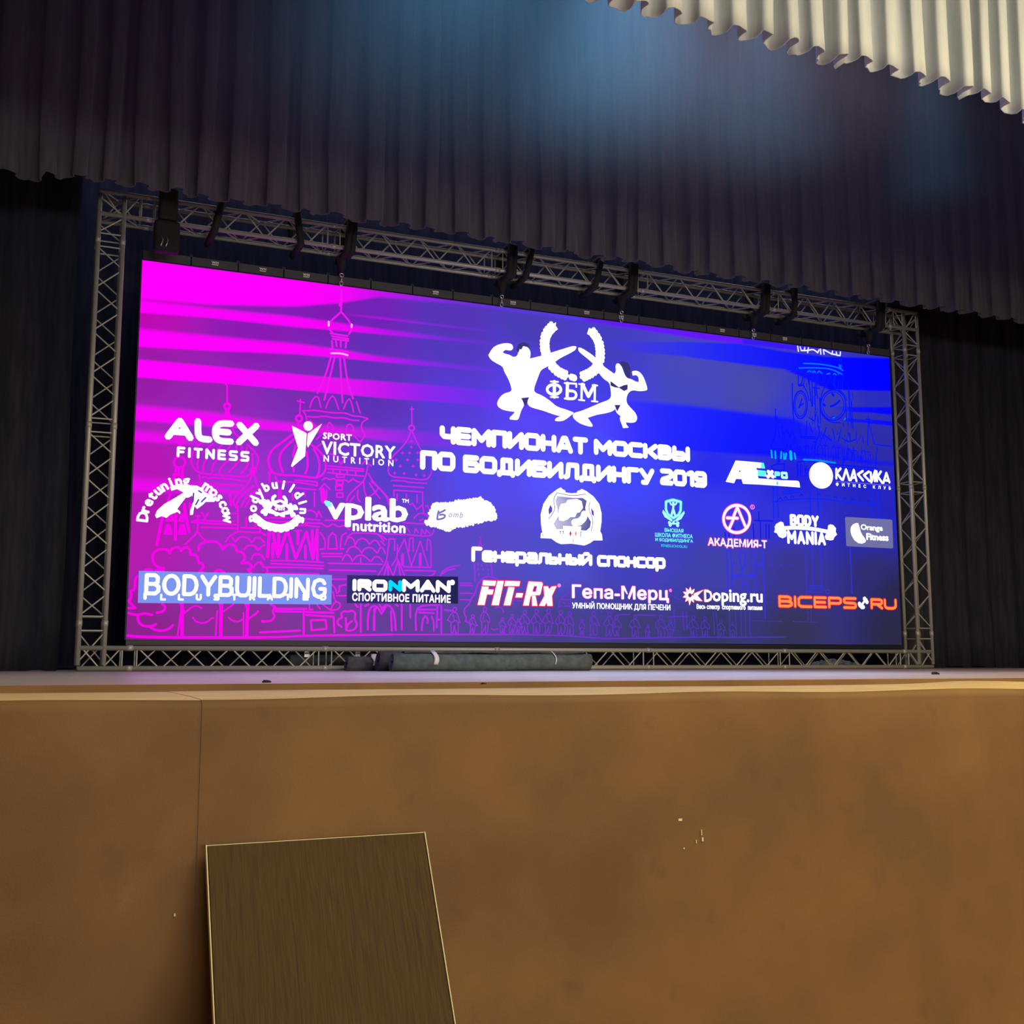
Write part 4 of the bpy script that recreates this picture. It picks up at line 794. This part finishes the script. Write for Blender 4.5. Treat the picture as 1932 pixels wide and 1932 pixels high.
def f(g):
    A_ = C('e3', '380,192 595,210 920,238 945,345 775,335 790,375 955,390 975,500 805,488 820,535 1000,548 1250,570 1550,580 1590,590 1605,620 1618,710 1350,690 850,655 520,640 495,550 390,545 350,630 190,600 250,470')
    g.poly(A_, WHITE, 3)
    g.poly(C('e3', '460,365 440,415 480,415'), S(120,90,190), 4)
    cf = lambda p: S(90,250,240,1.1)
    g.poly(C('e3', '870,234 920,238 945,345 860,338'), cf, 4); g.poly(C('e3', '800,378 955,390 965,430 940,495 805,488'), cf, 4); g.poly(C('e3', '1160,590 1195,600 1195,670 1165,668'), S(60,235,240), 4)
    draw(g, 'e3', '1005,405 1095,505|1080,410 1000,505', .05, WHITE, 4)
    draw(g, 'e3', '1140,510 1140,420 1215,428 1215,470 1150,468', .028, S(130,250,250,1.2), 4); draw(g, 'e3', '1265,430 1355,437 1362,525 1272,517*', .034, S(170,252,252,1.3), 4)
logo('white slanted initials with a cyan tail and small letters', f)
def f(g):
    x0_, y0_, k_ = ORG['e4']
    g.poly([sp(x0_+(470+218*math.cos(a)+8*math.sin(a)*0)/k_, y0_+(455+240*math.sin(a)+18*math.cos(a))/k_) for a in [2*math.pi*i/30 for i in range(30)]], WHITE, 3)
    draw(g, 'e4', '275,350 265,430 285,520|340,600 380,635 440,655|665,440 660,540', .007, S(190,130,200), 4)
    draw(g, 'e4', '748,335 748,508|825,330 755,410 845,530|868,535 925,345 985,540|1010,540 1065,355 1115,555|1020,500 1090,490|1230,375 1140,435 1235,545|1340,385 1250,450 1350,555|1375,400 1385,580 1455,370 1450,560|1480,380 1490,560|1560,385 1500,470 1585,590|1605,590 1660,410 1715,580|1620,540 1690,550', .034, WHITE, 3)
    draw(g, 'e4', '745,565 1725,635', .011, S(110,100,240), 3)
    font_text(g, 'ФИТНЕС КЛУБ', (1576.5,917), (1680,918), (1.6,1.7,2.2,1), .03, 2.4, lay=4)
logo('white ball beside angular hand-cut letters', f)
def f(g):
    g.poly([sp(*p) for p in ((262,1077),(626,1085),(625,1140.5),(260,1137.5))], S(126,150,240), 2)
    stroke_text(g, 'BoDYBUILDING', (271.5,1123), (616.5,1091), .040, WHITE, gap=.42, lay=4)
    v = 'ILLUSTRATED'
    for i, ch in enumerate(v):
        x = 272+i*(613-272)/10.0*.985
        if ch == 'I': stroke_text(g, 'L', (x-1, 1132), (x+4.5, 1119), .026, S(0,0,0,0) if 0 else WHITE, lay=4) if 0 else draw(g, 'p', f'{x+1.5},1120 {x+1.5},1129', .032, WHITE, 4)
        else: stroke_text(g, ch, (x-4, 1133), (x+8, 1120.5), .022, WHITE, lay=4)
logo('light blue banner with large white rounded capitals', f)
def f(g):
    g.poly([sp(*p) for p in ((655,1085),(864,1088),(864,1139),(654,1138))], lambda p: S(52,46,112) if p[0] < 3 else S(36,34,84), 2)
    stroke_text(g, 'IRO', (664.5,1115.5), (731,1094), .046, WHITE, gap=.42, lay=4)
    stroke_text(g, 'N', (732.5,1116), (758,1095), .044, S(0,215,255,1.1), lay=4)
    stroke_text(g, 'MAN', (758,1117), (850,1095), .046, WHITE, gap=.36, lay=4)
    g.disc(sp(853,1099), .032, WHITE, 4)
    font_text(g, 'СПОРТИВНОЕ ПИТАНИЕ', (664,1134), (850,1122.5), WHITE, .045, 1.06, lay=4)
logo('navy banner with wide white capitals and one cyan letter', f)
RED = S(255,10,70)
def f(g):
    L_ = ['232,112 415,118 398,188 222,182', '215,196 310,200 302,238 378,242 362,310 285,308 250,458 155,455', '432,118 522,120 450,460 350,458', '540,118 750,126 736,192 528,190', '585,205 672,208 612,462 520,460', '700,290 792,294 776,352 682,350',
          '868,128 1050,135 1068,160 1035,300 1020,318 915,318 895,340 870,465 792,463', '915,325 965,325 992,468 918,468', '1078,195 1140,196 1155,235 1195,198 1260,195 1195,330 1205,470 1130,468 1120,420 1095,470 1015,468 1090,330']
    for t in L_: g.poly(C('e1', t), WHITE, 4); g.line(C('e1', t), .022, RED, 3, n=6, closed=True)
    g.poly(C('e1', '948,195 982,197 965,268 925,265'), S(150,40,180), 5); g.line(C('e1', '948,195 982,197 965,268 925,265'), .008, RED, 6, closed=True)
    g.disc(C('e1', '1297,183')[0], .024, S(255,130,240,1.1), 4)
logo('slanted white sports wordmark with red outline', f)
def f(g):
    font_text(g, 'Гепа-Мерц', (1078,1136), (1262,1107), S(255,60,235), .055, 1.0, lay=3)
    font_text(g, 'Гепа-Мерц', (1079,1135), (1261,1108), WHITE, .03, 1.03, lay=4)
    g.disc(sp(1264.5,1114), .022, S(255,110,235,1.2), 4)
    font_text(g, 'УМНЫЙ ПОМОЩНИК ДЛЯ ПЕЧЕНИ', (1079,1150), (1264,1138), (1.8,1.8,2.4,1), .03, 1.0, lay=4)
logo('white and pink two-line wordmark in the bottom row', f)
OR = S(255,70,30)
def f(g):
    c0 = C('e2', '1080,232')[0]
    for k in range(9):
        a = math.radians(50+k*36); r1 = .105 if k != 6 else .125
        p = [(c0[0]+.03*math.cos(a-.42), c0[1]+.03*math.sin(a-.42)), (c0[0]+.07*math.cos(a-.24), c0[1]+.07*math.sin(a-.24)), (c0[0]+r1*math.cos(a), c0[1]+r1*math.sin(a)), (c0[0]+.07*math.cos(a+.24), c0[1]+.07*math.sin(a+.24)), (c0[0]+.03*math.cos(a+.42), c0[1]+.03*math.sin(a+.42))]
        g.poly(p, WHITE, 4); g.line(p, .012, OR, 3, n=5, closed=True)
    for t in ('1120,215 1215,178 1155,235 1205,290 1150,285 1110,265',): g.poly(C('e2', t), WHITE, 5); g.line(C('e2', t), .014, OR, 3, n=5, closed=True)
    font_text(g, 'D', (1328.5,1135.5), (1343,1113), WHITE, .04, 1, lay=4); font_text(g, 'D', (1327.5,1136.5), (1344,1112), OR, .06, 1, lay=3)
    font_text(g, 'oping.ru', (1344,1142.5), (1438,1114), WHITE, .04, 1.0, lay=4)
    font_text(g, 'Весь спектр  спортивного  питания', (1314,1151), (1437.5,1142.5), (2,2,2.5,1), .035, 1.0, lay=4)
logo('white sun-burst beside a white wordmark with orange outline', f)
def f(g):
    for wd, c_, l in ((.052, S(255,16,20), 3), (.034, S(255,150,80), 4)):
        k = .050
        for (t, a, b_) in (('BICEPS', (1467.5,1147), (1616,1126)), ('RU', (1641.5,1150.5), (1691.5,1129))):
            (x0_, z0_), (x1_, z1_) = sp(*a), sp(*b_)
            sv = wd; d_ = (k-wd)/2
            tot = sum(GL[c][0] for c in t)*1.25+.33*(len(t)-1); X = x0_+k/2; sx = (x1_-x0_-k)/tot
            for ch in t:
                wq, st = GL[ch]
                for s_ in st:
                    cl = s_[0] == '*'; pts = s_[1:] if cl else s_
                    g.line([(X+a_*wq*1.25*sx, z0_+k/2+b2*(z1_-z0_-k)) for a_, b2 in pts], wd, c_, l, n=8, closed=cl)
                X += (wq*1.25+.33)*sx
    p = C('e8', '1385,1500 1410,1470 1395,1530 1430,1480 1450,1445 1470,1440 1470,1490 1440,1450'); 
    draw(g, 'e8', '1400,1525 1460,1445', .03, WHITE, 4)
    for q_ in C('e8', '1390,1495 1415,1530 1400,1515 1445,1440 1470,1475 1460,1455 1430,1530 1395,1510'): g.disc(q_, .03, WHITE, 4, 7)
logo('orange capitals with red outline and a small white dumbbell', f)
# small printed marks on the header bars
def mark(px, py):
    v, f_ = font_mesh('WM', .03, 1.05); (x0_, z0_) = sp(px-6, py+1); n = []
    bx = max(p[0] for p in v); by = max(p[1] for p in v); p0 = PY(px, py, YS-.013); V = []
    for p in v: V.append((p0.x-.036+p[0]/bx*.072, YS-.0132, 4.062+ZO-.002+p[1]/by*.026))
    k = len(V); Fq = list(f_)
    V += [(p0.x-.034, YS-.0132, 4.045+ZO), (p0.x+.034, YS-.0132, 4.045+ZO), (p0.x+.034, YS-.0132, 4.053+ZO), (p0.x-.034, YS-.0132, 4.053+ZO)]; Fq.append((k, k+1, k+2, k+3))
    i = min(19, max(0, int(p0.x/.5))); 
    bar = [o for o in scr.children if o.name.startswith('hanging_bar')][i]
    return mesh_obj('printed_mark', V, Fq, M['white'], bar)
for p in MARKS: mark(*p)

# ---------------------------------------------------------------- rolls and bits on the stage
def roll(name, x0, x1, y, r, mt, label, seam=True, turns=4.5, sq=.94, group=None):
    root = empty(name, ((x0+x1)/2, y, ZS), label, 'rolled carpet', group)
    # spiral sheet
    n = 90; th = .011; prof = []
    for i in range(n+1):
        a = turns*2*math.pi*i/n; rr = r*(.22+.78*i/n); prof.append((rr*math.cos(a+1.2), rr*math.sin(a+1.2)*sq, i/n))
    V = []; Fq = []; nxs = 14
    for j in range(nxs+1):
        x = x0+(x1-x0)*j/nxs; wob = .004*math.sin(x*5)
        for (a, b_, t) in prof: V.append((x+(.012*math.sin(t*30) if j in (0, nxs) else 0), y+a*(1+wob), ZS+r*sq+b_+wob*t))
    m_ = len(prof)
    for j in range(nxs):
        for k in range(m_-1): Fq.append((j*m_+k, j*m_+k+1, (j+1)*m_+k+1, (j+1)*m_+k))
    o = mesh_obj('carpet', V, Fq, mt, root, True); md = o.modifiers.new('t', 'SOLIDIFY'); md.thickness = th; md.offset = 0
    return root
def wrap(root, x, y, r, w_, name='tape', mt=None, a0=20, a1=200, sq=.94):
    V = []; Fq = []; n = 16
    for i in range(n+1):
        a = math.radians(a0+(a1-a0)*i/n)
        for xx in (x-w_/2+.01*math.sin(i*.6), x+w_/2+.01*math.sin(i*.6)): V.append((xx, y+r*math.cos(a), ZS+.0+r*sq/1.03+r*math.sin(a)*sq))
    for i in range(n): Fq.append((2*i, 2*i+1, 2*i+3, 2*i+2))
    o = mesh_obj(name, V, Fq, mt or M['tape'], root, True); o.modifiers.new('t', 'SOLIDIFY').thickness = .003; return o
ya = -1.15
xa, xb_ = PY(738, 1250, ya).x, PY(1111, 1248, ya).x
ra = .098
R1 = roll('carpet_roll', xa, xb_, ya, ra, M['felt'], 'long grey-green carpet roll, the foremost, lying before the bottom truss')
wrap(R1, PY(816, 1240, ya).x, ya, ra+.013, .05); wrap(R1, PY(1040, 1240, ya).x, ya, ra+.012, .012, 'cord')
# loose top flap of the roll
V = []; Fq = []
for j in range(21):
    x = xa+.12+(xb_-xa-.2)*j/20
    for k, (dy_, dz_) in enumerate(((.10,.145),(.06,.185),(.0,.208),(-.045,.203),(-.06,.192+.006*math.sin(j)))): V.append((x, ya+dy_+.006*math.sin(j*1.3), ZS+dz_*.98))
for j in range(20):
    for k in range(4): Fq.append((j*5+k, j*5+k+1, (j+1)*5+k+1, (j+1)*5+k))
o = mesh_obj('loose_flap', V, Fq, M['felt2'], R1, True); o.modifiers.new('t', 'SOLIDIFY').thickness = .008
yb2 = -.83
R2 = roll('carpet_roll', PY(712, 1250, yb2).x, PY(1085, 1250, yb2).x, yb2, .108, M['felt2'], 'long dark carpet roll lying behind the grey-green roll')
yc = -.52
R3 = roll('carpet_roll', PY(653, 1250, yc).x, PY(800, 1250, yc).x, yc, .082, M['felt2'], 'short dark carpet roll, lowest of the three, at the left end')
wrap(R3, PY(704, 1240, yc).x, yc, .094, .06, a0=70)
# crumpled scraps on the boards
def scrap(px, py, s_, seed, label, mt='blk'):
    p = PZ(px, py, ZS); rnd = random.Random(seed); bm = bmesh.new(); bmesh.ops.create_icosphere(bm, subdivisions=2, radius=s_)
    for v in bm.verts: v.co *= rnd.uniform(.6, 1.15); v.co.z = max(0, v.co.z*.55+s_*.22)
    V = [(p.x+v.co.x*1.4, p.y+v.co.y, ZS+v.co.z) for v in bm.verts]; Fq = [tuple(v.index for v in f_.verts) for f_ in bm.faces]; bm.free()
    root = empty('crumpled_scrap', (p.x, p.y, ZS), label, 'scrap')
    o = mesh_obj('paper', V, Fq, M[mt], root); return root
scrap(502, 1288, .017, 1, 'small black crumpled scrap on the stage below the left banner')
scrap(1764, 1272.5, .028, 2, 'small black crumpled scrap on the stage near the right truss column')
scrap(912, 1291, .010, 3, 'tiny black crumpled scrap on the stage before the carpet rolls')
# crates, film and flats behind the frame
p = PY(545, 1262, .9); p2 = PY(705, 1235, .9)
root = empty('flight_case', ((p.x+p2.x)/2, 1.1, ZS), 'low grey-green case standing on the stage behind the bottom truss', 'case')
q = MB(); q.box((p.x, .9, ZS), (p2.x, 1.35, ZS+.19)); o = q.build('body', M['case'], root); o.modifiers.new('b', 'BEVEL').width = .015
q = MB(); q.box((p.x-.01, .89, ZS+.19), (p2.x+.01, 1.36, ZS+.23)); o = q.build('lid', M['blkmetal'], root); o.modifiers.new('b', 'BEVEL').width = .008
for t in (.2, .8):
    q = MB(); xx = p.x+(p2.x-p.x)*t; q.box((xx-.03, .875, ZS+.15), (xx+.03, .9, ZS+.21)); q.build('latch', M['chrome'], root)
q = MB(); q.box((p.x+.05, .88, ZS+.02), (p.x+.4, .895, ZS+.035)); q.build('corner_strip', M['tape'], root)
fp = PY(1590, 1250, .45); bm = bmesh.new(); bmesh.ops.create_grid(bm, x_segments=22, y_segments=12, size=1); rnd = random.Random(4)
V = []
for v in bm.verts:
    h = max(0, 1-(v.co.x**2+v.co.y**2)*.8); V.append((fp.x+v.co.x*.55, .62+v.co.y*.22, ZS+.004+h*.13*rnd.uniform(.35, 1.1)))
Fq = [tuple(v.index for v in f_.verts) for f_ in bm.faces]; bm.free()
tag(mesh_obj('plastic_film', V, Fq, M['film']), 'crumpled clear plastic film lying behind the bottom truss at the right', 'plastic sheet')
for (a, b_, c_, lb) in (((1690, 990), (1738, 1225), 1.05, 'tall dark grey panel standing behind the right truss column'), ((1702, 1140), (1745, 1240), .40, 'low dark panel standing before the tall grey panel at the right')):
    pa, pb = PY(a[0], a[1], c_), PY(b_[0], b_[1], c_)
    root = empty('scenery_panel', ((pa.x+pb.x)/2, c_, ZS), lb, 'panel')
    q = MB(); q.box((pa.x-.25, c_, ZS), (pb.x, c_+.04, pa.z)); q.build('sheet', M['flat'], root)
    for xx in (pa.x-.25, pb.x-.05):
        q = MB(); q.box((xx, c_+.04, ZS), (xx+.05, c_+.3, ZS+.05)); q.build('foot', M['blkmetal'], root)

# ---------------------------------------------------------------- blue stage light and thin haze above the stage
for (px, py, pw, an) in ((900, -420, 900, 80), (1190, -330, 1900, 50), (1440, -200, 900, 34), (1745, -60, 550, 26)):
    p = PY(px, py, -4.1)
    spot('blue_stage_light', (p.x, -4.1, min(9.3, p.z)), (p.x-.3, -4.3, 1.6), pw, (.16, .50, .86), an, 1.0, .2)
hz = MB(); hz.box((-7, -5.6, 6.15), (17, -1.35, 9.4)); ho = hz.build('stage_haze', None)
mh = bpy.data.materials.new('haze'); mh.use_nodes = True; nt = mh.node_tree; nt.nodes.clear()
vsn = nt.nodes.new('ShaderNodeVolumeScatter'); vsn.inputs['Density'].default_value = .06; vsn.inputs['Color'].default_value = (.9,.95,1,1); vsn.inputs['Anisotropy'].default_value = .2
oo = nt.nodes.new('ShaderNodeOutputMaterial'); nt.links.new(vsn.outputs[0], oo.inputs['Volume']); ho.data.materials.append(mh)
tag(ho, 'thin bluish haze in the light beams above the stage', 'haze', None, 'stuff')
